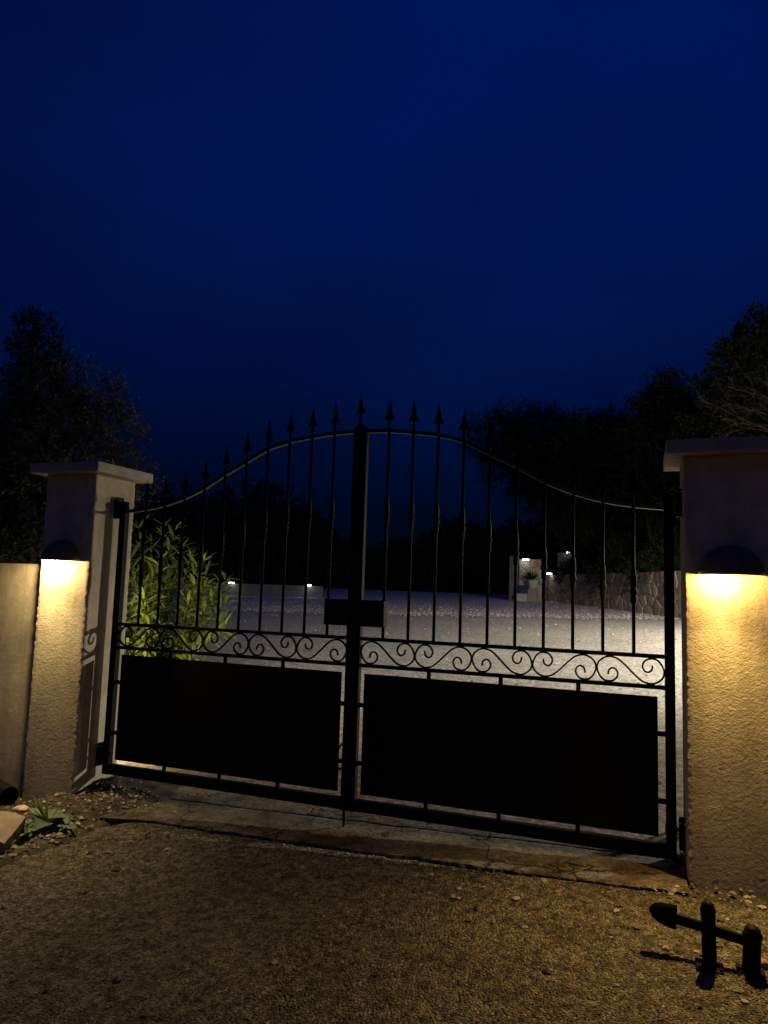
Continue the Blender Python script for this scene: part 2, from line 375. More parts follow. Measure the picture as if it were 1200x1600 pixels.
# court behind the gate and the gravel beyond it
cx = lin(-24, 9, 67); cy = [0.30] + lin(0.6, 8.25, 52) + lin(9, 34, 60)
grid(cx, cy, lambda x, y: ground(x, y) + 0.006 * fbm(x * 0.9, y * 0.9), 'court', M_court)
def gravel_edge(x): return 15.9 + 0.50 * (x + 5.4) * 0.9 * (1 if x > -5.4 else 0.55) + 0.5 * fbm(x * 0.5, 2.2) + 0.12 * fbm(x * 3, 4.1)
grid(lin(-24, 9, 100), [i / 30 for i in range(31)], lambda x, y: ground(x, y) + 0.014 + 0.012 * fbm(x * 1.2, y * 1.2) - 0.03 * (1 if y <= gravel_edge(x) + 1e-6 else 0),
     'gravel', M_gravel, fxy=lambda x, v: (x, gravel_edge(x) + (34 - gravel_edge(x)) * v))

def pebbles(name, pts, m, label, cat, smin, smax, kind='stuff', flat=0.6):
    base = np.array([(1, 0, 0), (0, 1, 0), (-1, 0, 0), (0, -1, 0), (0, 0, 1), (0, 0, -0.7), (.72, .72, .35), (-.72, .72, .3), (-.7, -.72, .35), (.72, -.72, .3)])
    fs = [(0, 6, 4), (6, 1, 4), (1, 7, 4), (7, 2, 4), (2, 8, 4), (8, 3, 4), (3, 9, 4), (9, 0, 4), (0, 5, 6), (6, 5, 1), (1, 5, 7), (7, 5, 2), (2, 5, 8), (8, 5, 3), (3, 5, 9), (9, 5, 0)]
    n = len(pts); P = np.array(pts)
    s = smin + (smax - smin) * rng.random(n) ** 2.2
    j = 1 + 0.3 * rng.standard_normal((n, 10, 1)) * 0.7
    a = rng.random(n) * 6.28; ca, sa = np.cos(a), np.sin(a)
    q = base[None] * j * s[:, None, None] * np.array([1.0, 0.75, flat])
    X = q[..., 0] * ca[:, None] - q[..., 1] * sa[:, None]; Y = q[..., 0] * sa[:, None] + q[..., 1] * ca[:, None]
    V = np.stack([X, Y, q[..., 2]], -1) + P[:, None, :]
    F = (np.array(fs)[None] + (np.arange(n) * 10)[:, None, None]).reshape(-1, 3)
    o = obj(name, V.reshape(-1, 3), F.tolist(), m)
    tag(o, label, cat, None, kind); return o
pp = []
for _ in range(20000):
    x = random.uniform(-16, 6); e = gravel_edge(x); y = e + random.expovariate(1 / 3.2) - 0.35 + random.gauss(0, 0.25)
    if y < 33: pp.append((x, y, ground(x, y) + 0.016))
for _ in range(1300):
    y = random.uniform(0.7, 16); x = random.uniform(-9, 5); pp.append((x, y, ground(x, y) + 0.005))
pebbles('loose_gravel', pp, M_pebble, 'loose pale gravel stones scattered over the lit court behind the gate', 'gravel', 0.007, 0.031)

# verge with rubble at the left of the drive, dirt strip at the foot of the right pillar
def verge_z(x, y):
    return gfront(x) - 0.010 - 0.035 * min(1, max(0, (x + 1.36) / 0.06)) * (1 if y < -0.345 else max(0, 1 - (y + 0.345) / 0.05)) - 0.02 * (1 if x > -1.25 else 0) + 0.022 * fbm(x * 2.6, y * 2.6) + 0.012 * fbm(x * 14, y * 14) + 0.13 * max(0, 1 - math.hypot(x + 1.68, (y - 0.06) * 0.8) / 0.48)
grid(lin(-4.2, -1.12, 150), lin(-3.2, 0.55, 185), verge_z, 'verge', M_earth)
grid(lin(1.70, 3.3, 70), lin(-0.52, -0.12, 30), lambda x, y: gfront(x) - 0.012 + 0.018 * fbm(x * 4, y * 4) + 0.008 * fbm(x * 18, y * 18), 'verge_right', M_earth)
pp = []
for _ in range(2600):
    x = random.uniform(-2.5, -1.25); y = random.uniform(-1.7, -0.14)
    if x > -1.32 + 0.1 * random.random(): continue
    pp.append((x, y, verge_z(x, y) + 0.002))
for _ in range(260):
    x = random.gauss(-1.5, 0.14); y = random.gauss(-0.1, 0.1); pp.append((x, y, max(verge_z(x, y), gfront(x) + 0.012)))
for _ in range(220):
    x = random.uniform(1.6, 3.0); y = -0.2 - abs(random.gauss(0.12, 0.06)); pp.append((x, y, gfront(x) + 0.004))
for _ in range(420):
    x = random.uniform(-1.2, 2.6); y = -0.38 - random.expovariate(1 / 0.5); pp.append((x, y, gfront(x) + 0.003))
pebbles('rubble', pp, M_rubble, 'crumbled earth and grit along the pillar bases and drive edge', 'rubble', 0.004, 0.019)

# ------------------------------------------------------------------ pillars and walls
def rough_block(x0, x1, y0, y1, z0, z1, step, amp, seed, batter=0.0, rnd=0.012):
    """rendered masonry block: four sides gridded and displaced, rounded vertical corners, closed top"""
    nx = max(2, int((x1 - x0) / step)); ny = max(2, int((y1 - y0) / step)); nz = max(2, int((z1 - z0) / step))
    ring = []
    for i in range(nx): ring.append((x0 + (x1 - x0) * i / nx, y0, 0, -1))
    for i in range(ny): ring.append((x1, y0 + (y1 - y0) * i / ny, 1, 0))
    for i in range(nx): ring.append((x1 - (x1 - x0) * i / nx, y1, 0, 1))
    for i in range(ny): ring.append((x0, y1 - (y1 - y0) * i / ny, -1, 0))
    cxm, cym = (x0 + x1) / 2, (y0 + y1) / 2
    V = []; F = []; n = len(ring)
    for k in range(nz + 1):
        z = z0 + (z1 - z0) * k / nz
        for (x, y, ax, ay) in ring:
            d = amp * (0.6 * noise.noise(Vector((x * 78 + seed, y * 78, z * 84))) + 0.6 * noise.noise(Vector((x * 125, y * 125 + seed, z * 130)))) + amp * 0.5 * noise.noise(Vector((x * 6, y * 6 + seed, z * 6)))
            ex = min(x - x0, x1 - x); ey = min(y - y0, y1 - y)
            X, Y = x + ax * d, y + ay * d
            if max(ex, ey) < 0.02 and min(ex, ey) < 1e-6:
                q = (1 - max(ex, ey) / 0.02) * rnd * 0.3 * (1 + 0.9 * noise.noise(Vector((z * 40, seed, x))))
                X += (cxm - x) / max(1e-6, abs(cxm - x)) * q; Y += (cym - y) / max(1e-6, abs(cym - y)) * q
            V.append((X, Y, z))
    for k in range(nz):
        for i in range(n): F.append((k * n + i, k * n + (i + 1) % n, (k + 1) * n + (i + 1) % n, (k + 1) * n + i))
    F.append(tuple(nz * n + i for i in range(n)))
    return V, F
def pillar(x0, x1, label, seed):
    t = thing('gate_pillar', ((x0 + x1) / 2, -0.01, -0.1), label, 'pillar', 'rendered gate pillars')
    V, F = rough_block(x0, x1, -0.205, 0.18, -0.16, 2.0, 0.0068, 0.0014, seed)
    obj('shaft', V, F, M_stucco, t, True)
    MB().box(x0 - 0.078, x1 + 0.078, -0.283, 0.262, 2.0, 2.065, 0.005).build('coping_slab', M_cap, t, False)
    return t
pillar(-2.17, -1.76, 'cream rendered gate pillar on the left, next to the oleander bush', 3.3)
pillar(1.75, 2.16, 'cream rendered gate pillar on the right, beside the two black ground posts', 8.1)
def low_wall(x0, x1, label, seed):
    V, F = rough_block(x0, x1, -0.10, 0.10, -0.3, 1.405, 0.012, 0.0022, seed)
    t = obj('boundary_wall', V, F, M_stucco, None, True, origin=((x0 + x1) / 2, 0, -0.1))
    tag(t, label, 'wall', 'boundary walls beside the gate')
low_wall(-4.9, -2.172, 'low cream rendered wall adjoining the left gate pillar', 1.7)
low_wall(2.162, 4.9, 'low cream rendered wall adjoining the right gate pillar', 5.2)

# ------------------------------------------------------------------ dome wall lamps
def dome_lamp(x, y, z, face, label, power, colr, r=0.142, dep=0.125, bulb_dx=-0.05, m_b=None, group='half-dome wall lamps', off=0.088, beam=10.0, tilt=37):
    """face = -1 looks towards -y, +1 towards +y"""
    t = thing('wall_lamp', (x, y, z), label, 'wall lamp', group)
    def shell(rr, dd, name, m, flip):
        V = []; F = []; na, ne = 28, 12
        for j in range(ne + 1):
            e = math.pi / 2 * j / ne
            for i in range(na + 1):
                a = math.pi * i / na
                V.append((x + rr * math.cos(a) * math.cos(e), y + face * (-0.007 + dd * math.sin(a) * math.cos(e)), z + rr * 1.0 * math.sin(e)))
        for j in range(ne):
            for i in range(na):
                q = (j * (na + 1) + i, j * (na + 1) + i + 1, (j + 1) * (na + 1) + i + 1, (j + 1) * (na + 1) + i)
                F.append(q[::-1] if flip else q)
        return V, F
    V1, F1 = shell(r, dep, '', None, False); V2, F2 = shell(r - 0.004, dep - 0.004, '', None, True)
    n1 = len(V1); na = 28
    F = F1 + [tuple(i + n1 for i in q) for q in F2] + [(i, i + n1, i + 1 + n1, i + 1) for i in range(na)]
    obj('housing', V1 + V2, F, M_dome, t, True)
    V3, F3 = shell(r - 0.0055, dep - 0.0055, '', None, True)
    obj('reflector', V3, F3, M_reflector, t, True)
    bx, by, bz = x + bulb_dx, y + face * off, z + 0.024
    MB().lathe((bx, by, bz), [(0.004, -0.009), (0.012, -0.006), (0.014, 0.0), (0.012, 0.006), (0.006, 0.010)], 12).build('bulb', m_b or M_bulbR, t, True)
    ld = bpy.data.lights.new('lamp_light', 'POINT'); ld.energy = power; ld.color = colr; ld.shadow_soft_size = 0.016
    lo = bpy.data.objects.new('lamp_light', ld); col.objects.link(lo); lo.parent = t; lo.location = (bulb_dx, face * off, 0.002)
    # the reflector throws most of the light down
    ld = bpy.data.lights.new('lamp_beam', 'SPOT'); ld.energy = power * beam; ld.color = colr; ld.shadow_soft_size = 0.016; ld.spot_size = math.radians(128); ld.spot_blend = 1.0
    lo = bpy.data.objects.new('lamp_beam', ld); col.objects.link(lo); lo.parent = t; lo.location = (bulb_dx, face * off, -0.002); lo.rotation_euler = (math.radians(tilt) * face, 0, 0)
    return t
dome_lamp(1.947, -0.205, 1.434, -1, 'glowing half-dome wall lamp on the right gate pillar', P_RIGHT, C_RIGHT)
dome_lamp(-1.985, -0.205, 1.428, -1, 'glowing half-dome wall lamp on the left gate pillar', P_LEFT, C_LEFT, beam=4.6)
dome_lamp(-2.80, 0.103, 1.17, 1, 'half-dome wall lamp on the court side of the left wall', P_OLEANDER, (1.0, 0.86, 0.55), bulb_dx=0.0, off=0.09, beam=42.0, tilt=66)

# ------------------------------------------------------------------ gate
TOPC = [(0.0, 2.240), (0.157, 2.236), (0.31, 2.221), (0.465, 2.198), (0.617, 2.157), (0.767, 2.082), (0.925, 2.000), (1.083, 1.912), (1.222, 1.855), (1.370, 1.812), (1.525, 1.785), (1.70, 1.768)]
def ztop(u):
    u = abs(u)
    xs_ = [p[0] for p in TOPC]; zs_ = [p[1] for p in TOPC]
    i = max(0, min(len(xs_) - 2, next((k for k in range(len(xs_) - 1) if u <= xs_[k + 1]), len(xs_) - 2)))
    t = (u - xs_[i]) / (xs_[i + 1] - xs_[i])
    def tg(k):
        a, b = max(0, k - 1), min(len(xs_) - 1, k + 1); return (zs_[b] - zs_[a]) / (xs_[b] - xs_[a])
    h = xs_[i + 1] - xs_[i]; t2, t3 = t * t, t * t * t
    return (2 * t3 - 3 * t2 + 1) * zs_[i] + (t3 - 2 * t2 + t) * h * tg(i) + (-2 * t3 + 3 * t2) * zs_[i + 1] + (t3 - t2) * h * tg(i + 1)

def spear_mesh():
    # forged spearhead: outline in x-z, ridge along the middle, swept-back barbs; z = 0 at the rail
    half = [(0.0, 0.188), (0.0045, 0.165), (0.010, 0.135), (0.0145, 0.108), (0.0155, 0.098), (0.020, 0.086), (0.0285, 0.072), (0.031, 0.060), (0.024, 0.060), (0.015, 0.068), (0.0085, 0.066), (0.0085, 0.0)]
    V = []; F = []
    for s in (-1, 1):
        pass
    n = len(half)
    for (x, z) in half: V.append((x, 0, z))            # right rim
    for (x, z) in half: V.append((-x, 0, z))           # left rim
    fr = len(V)
    for (x, z) in half: V.append((x * 0.25, -min(0.009, 0.0015 + x * 0.55) if z > 0.03 else -0.0085, z))
    br = len(V)
    for (x, z) in half: V.append((-x * 0.25, min(0.009, 0.0015 + x * 0.55) if z > 0.03 else 0.0085, z))
    for i in range(n - 1):
        for a, sgn in ((0, 1), (n, -1)):
            for c, s2 in ((fr, 1), (br, -1)):
                q = (a + i, a + i + 1, c + i + 1, c + i)
                F.append(q if sgn * s2 > 0 else q[::-1])
    me = bpy.data.meshes.new('spear_finial'); me.from_pydata(V, [], F); me.update(); me.materials.append(M_black); return me
SPEAR = spear_mesh()
def collar_mesh():
    b = MB().lathe((0, 0, 0), [(0.0075, -0.10), (0.0125, -0.09), (0.0145, -0.06), (0.0125, -0.046), (0.0185, -0.040), (0.0185, -0.022), (0.0135, -0.016), (0.0165, 0.01), (0.0155, 0.045), (0.012, 0.075), (0.0075, 0.095)], 12)
    me = bpy.data.meshes.new('collar'); me.from_pydata(b.v, [], b.f); me.update(); me.materials.append(M_black)
    me.polygons.foreach_set('use_smooth', [True] * len(me.polygons)); return me
COLLAR = collar_mesh()
SC = [(.17, .732), (.181, .561), (.227, .462), (.283, .497), (.316, .67), (.291, .864), (.227, .985), (.121, .985), (.04, .79), (0, .479), (.032, .22), (.121, .04), (.21, 0), (.316, .077), (.413, .276), (.5, .5)]
SCF = SC + [(1 - u, 1 - v) for u, v in SC[-2::-1]]
def crom(P, n=6):
    out = []
    for i in range(len(P) - 1):
        p0, p1, p2, p3 = (Vector(P[max(i - 1, 0)]), Vector(P[i]), Vector(P[i + 1]), Vector(P[min(i + 2, len(P) - 1)]))
        for k in range(n):
            t = k / n
            out.append(0.5 * ((2 * p1) + (-p0 + p2) * t + (2 * p0 - 5 * p1 + 4 * p2 - p3) * t * t + (-p0 + 3 * p1 - 3 * p2 + p3) * t ** 3))
    out.append(Vector(P[-1])); return out
SCC = crom(SCF)
ZU, ZL, ZB = 1.0285, 0.878, 0.1065
def leaf(sgn, label):
    t = thing('gate_leaf', (sgn * 0.86, 0, 0.075), label, 'gate', 'wrought iron gate leaves')
    X = lambda a, b: (min(sgn * a, sgn * b), max(sgn * a, sgn * b))
    def bx(name, u0, u1, y0, y1, z0, z1, bv=0.002, m=M_black, par=None):
        a, b = X(u0, u1); return MB().box(a, b, y0, y1, z0, z1, bv).build(name, m, par or t)
    st = bx('hinge_stile', 1.664, 1.711, -0.022, 0.022, 0.074, 1.80, 0.003)
    ms = bx('meeting_stile', 0.002, 0.043, -0.021, 0.021, 0.072, 2.262, 0.003)
    bx('bottom_rail', 0.043, 1.664, -0.020, 0.020, 0.076, 0.138, 0.003)
    bx('lower_rail', 0.043, 1.664, -0.0145, 0.0145, ZL - 0.0095, ZL + 0.0095, 0.0015)
    bx('upper_rail', 0.043, 1.664, -0.0145, 0.0145, ZU - 0.0095, ZU + 0.0095, 0.0015)
    # curved top rail: flat bar swept along the ogee
    V = []; F = []; us_ = lin(0.043, 1.664, 90)
    for u in us_:
        z = ztop(u)
        for (dy, dz) in ((-0.015, -0.0105), (0.015, -0.0105), (0.015, 0.0105), (-0.015, 0.0105)): V.append((sgn * u, dy, z + dz))
    for i in range(len(us_) - 1):
        for k in range(4): F.append((i * 4 + k, i * 4 + (k + 1) % 4, (i + 1) * 4 + (k + 1) % 4, (i + 1) * 4 + k))
    F += [(0, 1, 2, 3), tuple(len(V) - 4 + k for k in range(4))[::-1]]
    obj('top_rail', V, F, M_rail, t)
    for i in range(10):
        u = 0.1741 + 0.1495 * i
        zt = ztop(u)
        b = MB().tube([(sgn * u, 0, ZU + 0.0095), (sgn * u, 0, zt - 0.009)], 0.0088, 10).build('bar', M_black, t, True, origin=(sgn * u, 0, ZU))
        share('spear_finial', SPEAR, (sgn * u, 0, zt + 0.008), b, random.uniform(-0.08, 0.08))
        share('collar', COLLAR, (sgn * u, 0, zt * 0.87 - 0.18), b)
    W = (1.664 - 0.043) / 5; H = ZU - ZL - 0.019
    for i in range(5):
        typeB = (i % 2 == 0)
        pts = []
        for p in SCC:
            uu = p[0] * 0.985 + 0.0075; v = 0.035 + p[1] * 0.93
            if not typeB: uu = 1 - uu
            pts.append((sgn * (0.043 + (i + uu) * W), 0, ZU - 0.0095 - v * H))
        # flat iron, 7 mm wide in the plane of the gate and 14 mm deep
        V = []; F = []
        for k, q in enumerate(pts):
            a = Vector(pts[max(k - 1, 0)]); c = Vector(pts[min(k + 1, len(pts) - 1)]); tg = (c - a).normalized(); nn = Vector((-tg.z, 0, tg.x))
            for s1, s2 in ((-1, -1), (1, -1), (1, 1), (-1, 1)): V.append(Vector(q) + nn * 0.0043 * s1 + Vector((0, 0.0065 * s2, 0)))
        for k in range(len(pts) - 1):
            for e in range(4): F.append((k * 4 + e, k * 4 + (e + 1) % 4, (k + 1) * 4 + (e + 1) % 4, (k + 1) * 4 + e))
        F += [(0, 1, 2, 3), tuple(len(V) - 4 + k for k in range(4))[::-1]]
        obj('scroll', V, F, M_black, t)
    bx('kick_panel', 0.070, 1.630, -0.003, 0.003, 0.168, 0.832, 0.0, M_panel)
    for u in (0.452, 0.850, 1.250):
        bx('panel_tab', u - 0.011, u + 0.011, -0.006, 0.006, 0.826, ZL - 0.0085, 0.001)
        bx('panel_tab', u - 0.011, u + 0.011, -0.006, 0.006, 0.137, 0.174, 0.001)
    for z in (0.335, 0.655):
        bx('panel_tab', 0.042, 0.076, -0.006, 0.006, z - 0.012, z + 0.012, 0.001)
        bx('panel_tab', 1.624, 1.665, -0.006, 0.006, z - 0.012, z + 0.012, 0.001)
    # lock or strike box at the meeting stile
    bx('lock_box', 0.0022, 0.186, -0.030, 0.030, 1.099, 1.249, 0.004)
    # hinges: bracket on the pillar, eye bolt and capped pin
    for z in (1.80, 0.20):
        h = bx('hinge_bracket', 1.722, 1.752, -0.03, 0.03, z - 0.075, z + 0.065, 0.003)
        MB().tube([(sgn * 1.735, -0.036, z + 0.02), (sgn * 1.70, -0.034, z + 0.02), (sgn * 1.672, -0.026, z + 0.012)], 0.008, 8).build('eye_bolt', M_black, h, True)
        MB().lathe((sgn * 1.687, -0.004, z), [(0.024, -0.012), (0.028, -0.008), (0.028, 0.030), (0.022, 0.036)], 14).build('pin_cap', M_black, h, True)
        for k in (-1, 1):
            MB().lathe((sgn * 1.737 + k * 0.009, -0.033, z + 0.05), [(0.004, -0.003), (0.005, 0.0), (0.0035, 0.004)], 8).build('screw', M_screw, h, True)
    return t, ms
tr_, ms_r = leaf(1, 'right leaf of the black wrought iron gate, hinged on the pillar beside the ground posts')
tl_, ms_l = leaf(-1, 'left leaf of the black wrought iron gate with spear-topped cover strip and drop bolt')
# the left leaf carries the cover strip with the tall central spear, the drop bolt and a pull handle
cs = MB().box(-0.020, 0.022, -0.030, -0.0225, 0.085, 2.285, 0.002).build('cover_strip', M_black, tl_)
share('spear_finial', SPEAR, (0.0, -0.026, 2.283), cs)
MB().tube([(-0.012, -0.034, 0.42), (-0.012, -0.034, gfront(0) + 0.002)], 0.0075, 10).build('drop_bolt', M_black, tl_, True)
MB().tube([(-0.040, -0.03, 0.44), (-0.052, -0.05, 0.41), (-0.066, -0.055, 0.36), (-0.072, -0.05, 0.33), (-0.060, -0.05, 0.305), (-0.042, -0.03, 0.30)], 0.006, 8).build('pull_handle', M_black, tl_, True)

# ------------------------------------------------------------------ black gate catch on two posts, front right
t = thing('gate_catch', (1.80, -0.965, gfront(1.8)), 'black metal gate catch of two ground posts with a paddle arm, front right', 'gate catch')
def post(x, y, h, r, lean):
    g = gfront(x)
    prof = [(r * 1.25, -0.03), (r * 1.25, 0.004), (r * 1.02, 0.012), (r, h * 0.5), (r, h - 0.038), (r * 1.10, h - 0.036), (r * 1.10, h - 0.026), (r * 0.96, h - 0.022), (r * 0.86, h - 0.008), (r * 0.55, h), (0.002, h + 0.002)]
    o = MB().lathe((x, y, g), prof, 18).build('post', M_black, t, True, origin=(x, y, g)); return o
p1 = post(1.778, -0.968, 0.222, 0.0235, 0); p2 = post(1.908, -0.962, 0.155, 0.0285, 0)
p1.rotation_euler = (0.02, -0.02, 0); p2.rotation_euler = (-0.03, 0.06, 0)
arm = MB(); a = Vector((1.655, -0.880, 0.158)); b_ = Vector((1.915, -0.935, 0.142)); d = (b_ - a).normalized(); nrm = Vector((0, 0, 1)).cross(d).normalized(); up = d.cross(nrm)
V = [p + nrm * sy * 0.008 + up * sz * 0.0165 for p in (a, b_) for sy, sz in ((-1, -1), (1, -1), (1, 1), (-1, 1))]
arm.add(V, [(0, 1, 2, 3), (7, 6, 5, 4), (0, 4, 5, 1), (1, 5, 6, 2), (2, 6, 7, 3), (3, 7, 4, 0)])
arm.build('arm', M_black, t)
for q, pp_ in ((p1, (1.778, -0.968)), (p2, (1.908, -0.962))):
    g = gfront(pp_[0]); MB().box(pp_[0] - 0.045, pp_[0] + 0.045, pp_[1] - 0.04, pp_[1] + 0.04, g - 0.02, g + 0.009, 0.003).build('base_plate', M_black, t)
    for dx, dy in ((-0.034, -0.03), (0.034, -0.03)): MB().lathe((pp_[0] + dx, pp_[1] + dy, g + 0.009), [(0.006, -0.001), (0.006, 0.005), (0.004, 0.007)], 6).build('anchor_bolt', M_black, t)
MB().tube([(1.906, -0.985, 0.150), (1.906, -0.915, 0.150)], 0.009, 10).build('pivot_bolt', M_black, t, True)
# paddle: half-round dished plate, thick, tilted up towards the viewer
pc = Vector((1.672, -0.885, 0.160)); e1 = Vector((-1, 0.10, 0.06)).normalized(); e2 = Vector((0.06, 0.25, 0.96)).normalized(); e3 = e1.cross(e2).normalized()
out = [(-0.004, -0.044), (0.02, -0.0435), (0.045, -0.039), (0.068, -0.031), (0.086, -0.019), (0.097, -0.004), (0.099, 0.010), (0.093, 0.023), (0.079, 0.034), (0.058, 0.041), (0.03, 0.045), (-0.004, 0.046)]
V = []; n = len(out)
for s_, k in ((0.011, 1.0), (-0.011, 1.0)):
    for (p_, q_) in out: V.append(pc + e1 * p_ * 0.92 + e2 * q_ * 0.88 + e3 * s_)
for s_ in (0.017, -0.017):
    for (p_, q_) in out: V.append(pc + e1 * (0.03 + (p_ - 0.03) * 0.65) + e2 * q_ * 0.62 + e3 * s_)
F = [(i, (i + 1) % n, n + (i + 1) % n, n + i) for i in range(n)]
F += [(i, 2 * n + i, 2 * n + (i + 1) % n, (i + 1) % n) for i in range(n)] + [tuple(range(2 * n, 3 * n))]
F += [(n + i, n + (i + 1) % n, 3 * n + (i + 1) % n, 3 * n + i) for i in range(n)] + [tuple(range(3 * n, 4 * n))[::-1]]
obj('paddle', V, F, M_black, t)

# ------------------------------------------------------------------ stones lying about
def stone(x, y, s, m, label, flat=0.65, z=None, sink=0.3, shape=None):
    bm = bmesh.new(); bmesh.ops.create_icosphere(bm, subdivisions=3, radius=1)
    sd = random.uniform(0, 50)
    for v in bm.verts:
        k = 1 + 0.28 * fbm(v.co.x * 1.3 + sd, v.co.y * 1.3, v.co.z * 1.3) + 0.05 * fbm(v.co.x * 6 + sd, v.co.y * 6, v.co.z * 6)
        c = v.co * k; c = Vector((c.x * (shape[0] if shape else 1), c.y * (shape[1] if shape else 0.8), max(c.z, -0.55) * flat)); v.co = c * s
    bm.verts.index_update()
    g = (gfront(x) if z is None else z) + s * flat * (1 - sink) * 0.55
    o = obj('stone', [(x + v.co.x, y + v.co.y, g + v.co.z) for v in bm.verts], [[v.index for v in f.verts] for f in bm.faces], m, None, True, origin=(x, y, g))
    bm.free(); tag(o, label, 'stone', 'loose stones by the gate'); return o
stone(1.947, -0.890, 0.030, M_stoneR, 'reddish stone lying against the foot of the shorter black post')
stone(1.637, -0.880, 0.0125, M_stoneP, 'small pale stone on the drive under the paddle of the gate catch')
stone(1.700, -0.275, 0.013, M_stoneP, 'small pale stone at the corner of the right gate pillar')
stone(1.742, -0.868, 0.011, M_stoneP, 'tiny pale stone behind the taller black post', 0.5)
stone(1.865, -1.16, 0.012, M_stoneP, 'pale pebble on the drive in front of the shorter black post', 0.5)
stone(1.90, -0.66, 0.013, M_stoneP, 'pale flat stone on the drive between the right pillar and black posts', 0.5)
stone(-1.49, -0.42, 0.016, M_stoneP, 'small whitish stone beside the weed at the left pillar foot')
stone(-1.44, -0.50, 0.013, M_stoneP, 'small pale stone at the drive edge right of the weed', 0.5)
stone(-1.96, -0.40, 0.050, M_stoneP, 'flat ochre stone in the rubble before the left wall', 0.35)
stone(-1.67, -0.72, 0.034, M_stoneP, 'rounded beige stone between the weed and the concrete block', 0.6)
# worn concrete kerb block lower left
bm = bmesh.new(); bmesh.ops.create_cube(bm, size=1); bmesh.ops.subdivide_edges(bm, edges=bm.edges[:], cuts=9, use_grid_fill=True)
R_ = Matrix.Rotation(0.50, 3, 'Z') @ Matrix.Rotation(0.12, 3, 'X')
V = []
for v in bm.verts:
    c = Vector((v.co.x * 0.46, v.co.y * 0.30, v.co.z * 0.24)); 
    for ax, hh in ((0, 0.23), (1, 0.15), (2, 0.12)):
        pass
    k = 0.010 * fbm(v.co.x * 5, v.co.y * 5, v.co.z * 5); c *= 1 + k * 2; c += Vector((0.004 * fbm(c.x * 20, c.y * 20, c.z * 20 + 3), 0, 0.004 * fbm(c.x * 22, c.y * 22, 8)))
    if v.co.x > 0.3 and v.co.z > 0.3: c.z -= 0.03 * (v.co.x - 0.3) / 0.2
    V.append(R_ @ c + Vector((-1.735, -0.95, -0.085)))
bm.verts.index_update()
kb = obj('kerb_block', V, [[v.index for v in f.verts] for f in bm.faces], M_pot, None, False, origin=(-1.70, -0.93, -0.06)); bm.free()
tag(kb, 'worn beige concrete block lying at the left edge of the drive', 'concrete block')
# black pipe end
t = thing('drain_pipe', (-2.25, -0.30, -0.05), 'black pipe end lying at the foot of the left wall', 'pipe')
dv = Vector((0.92, -0.38, 0.02)).normalized(); c0 = Vector((-2.13, -0.335, -0.035))
V = []; F = []; n = 20; a1 = dv.cross(Vector((0, 0, 1))).normalized(); a2 = a1.cross(dv)
for (l, r) in ((-0.6, 0.055), (0, 0.055), (0, 0.049), (-0.6, 0.049)):
    for k in range(n): V.append(c0 + dv * l + (a1 * math.cos(6.2832 * k / n) + a2 * math.sin(6.2832 * k / n)) * r)
for j in range(3):
    for k in range(n): F.append((j * n + k, j * n + (k + 1) % n, (j + 1) * n + (k + 1) % n, (j + 1) * n + k))
obj('tube', V, F, M_panel, t, True)

# ------------------------------------------------------------------ leaves, weeds, oleander
def leaf_mesh(name, L_, W_, m, droop=0.25, fold=0.25, seg=4, prof=None):
    V = []; F = []
    for i in range(seg + 1):
        t_ = i / seg; wd = W_ * 0.5 * (prof(t_) if prof else math.sin(math.pi * min(1, t_ * 0.93 + 0.05)) ** 0.8)
        z = -droop * L_ * t_ * t_
        V += [(L_ * t_, -wd, z + wd * fold), (L_ * t_, 0, z), (L_ * t_, wd, z + wd * fold)]
    for i in range(seg):
        for k in range(2): F.append((i * 3 + k, i * 3 + k + 1, (i + 1) * 3 + k + 1, (i + 1) * 3 + k))
    me = bpy.data.meshes.new(name); me.from_pydata(V, [], F); me.update(); me.materials.append(m)
    me.polygons.foreach_set('use_smooth', [True] * len(me.polygons)); return me
def rot_for(d, roll=0.0):
    d = Vector(d).normalized(); e = math.atan2(d.z, math.hypot(d.x, d.y)); a = math.atan2(d.y, d.x)
    return Matrix.Rotation(a, 3, 'Z') @ Matrix.Rotation(-e, 3, 'Y') @ Matrix.Rotation(roll, 3, 'X')

# weed rosettes
dock = [leaf_mesh('leaf', 0.14, 0.062, M_weed, 0.35, 0.3, 5, lambda t: (math.sin(math.pi * min(1, t * 0.9 + 0.08)) ** 0.7) * (1 + 0.18 * math.sin(t * 22))),
        leaf_mesh('leaf', 0.10, 0.05, M_weed, 0.5, 0.3, 5, lambda t: (math.sin(math.pi * min(1, t * 0.9 + 0.08)) ** 0.7) * (1 + 0.2 * math.sin(t * 19)))]
blade = leaf_mesh('leaf', 0.15, 0.012, M_weed, 0.2, 0.4, 4)
def weed(x, y, n, size, label, grass=5):
    z = gfront(x) - 0.005
    t = thing('weed', (x, y, z), label, 'weed', 'weeds by the left pillar')
    for i in range(n):
        a = i * 2.399 + random.uniform(-.3, .3); el = random.uniform(0.15, 0.75)
        o = share('leaf', dock[i % 2], (x, y, z + 0.012), t)
        s = size * random.uniform(0.7, 1.15); o.rotation_euler = rot_for((math.cos(a) * math.cos(el), math.sin(a) * math.cos(el), math.sin(el)), random.uniform(-.4, .4)).to_euler(); o.scale = (s, s, s)
    for i in range(grass):
        a = random.uniform(0, 6.28); el = random.uniform(0.9, 1.4)
        o = share('leaf', blade, (x + random.gauss(0, .01), y + random.gauss(0, .01), z), t)
        s = size * random.uniform(0.8, 1.3); o.rotation_euler = rot_for((math.cos(a) * math.cos(el), math.sin(a) * math.cos(el), math.sin(el))).to_euler(); o.scale = (s, s, s)
weed(-1.60, -0.555, 13, 1.35, 'green broad-leaved weed rosette at the foot of the left pillar', 6)
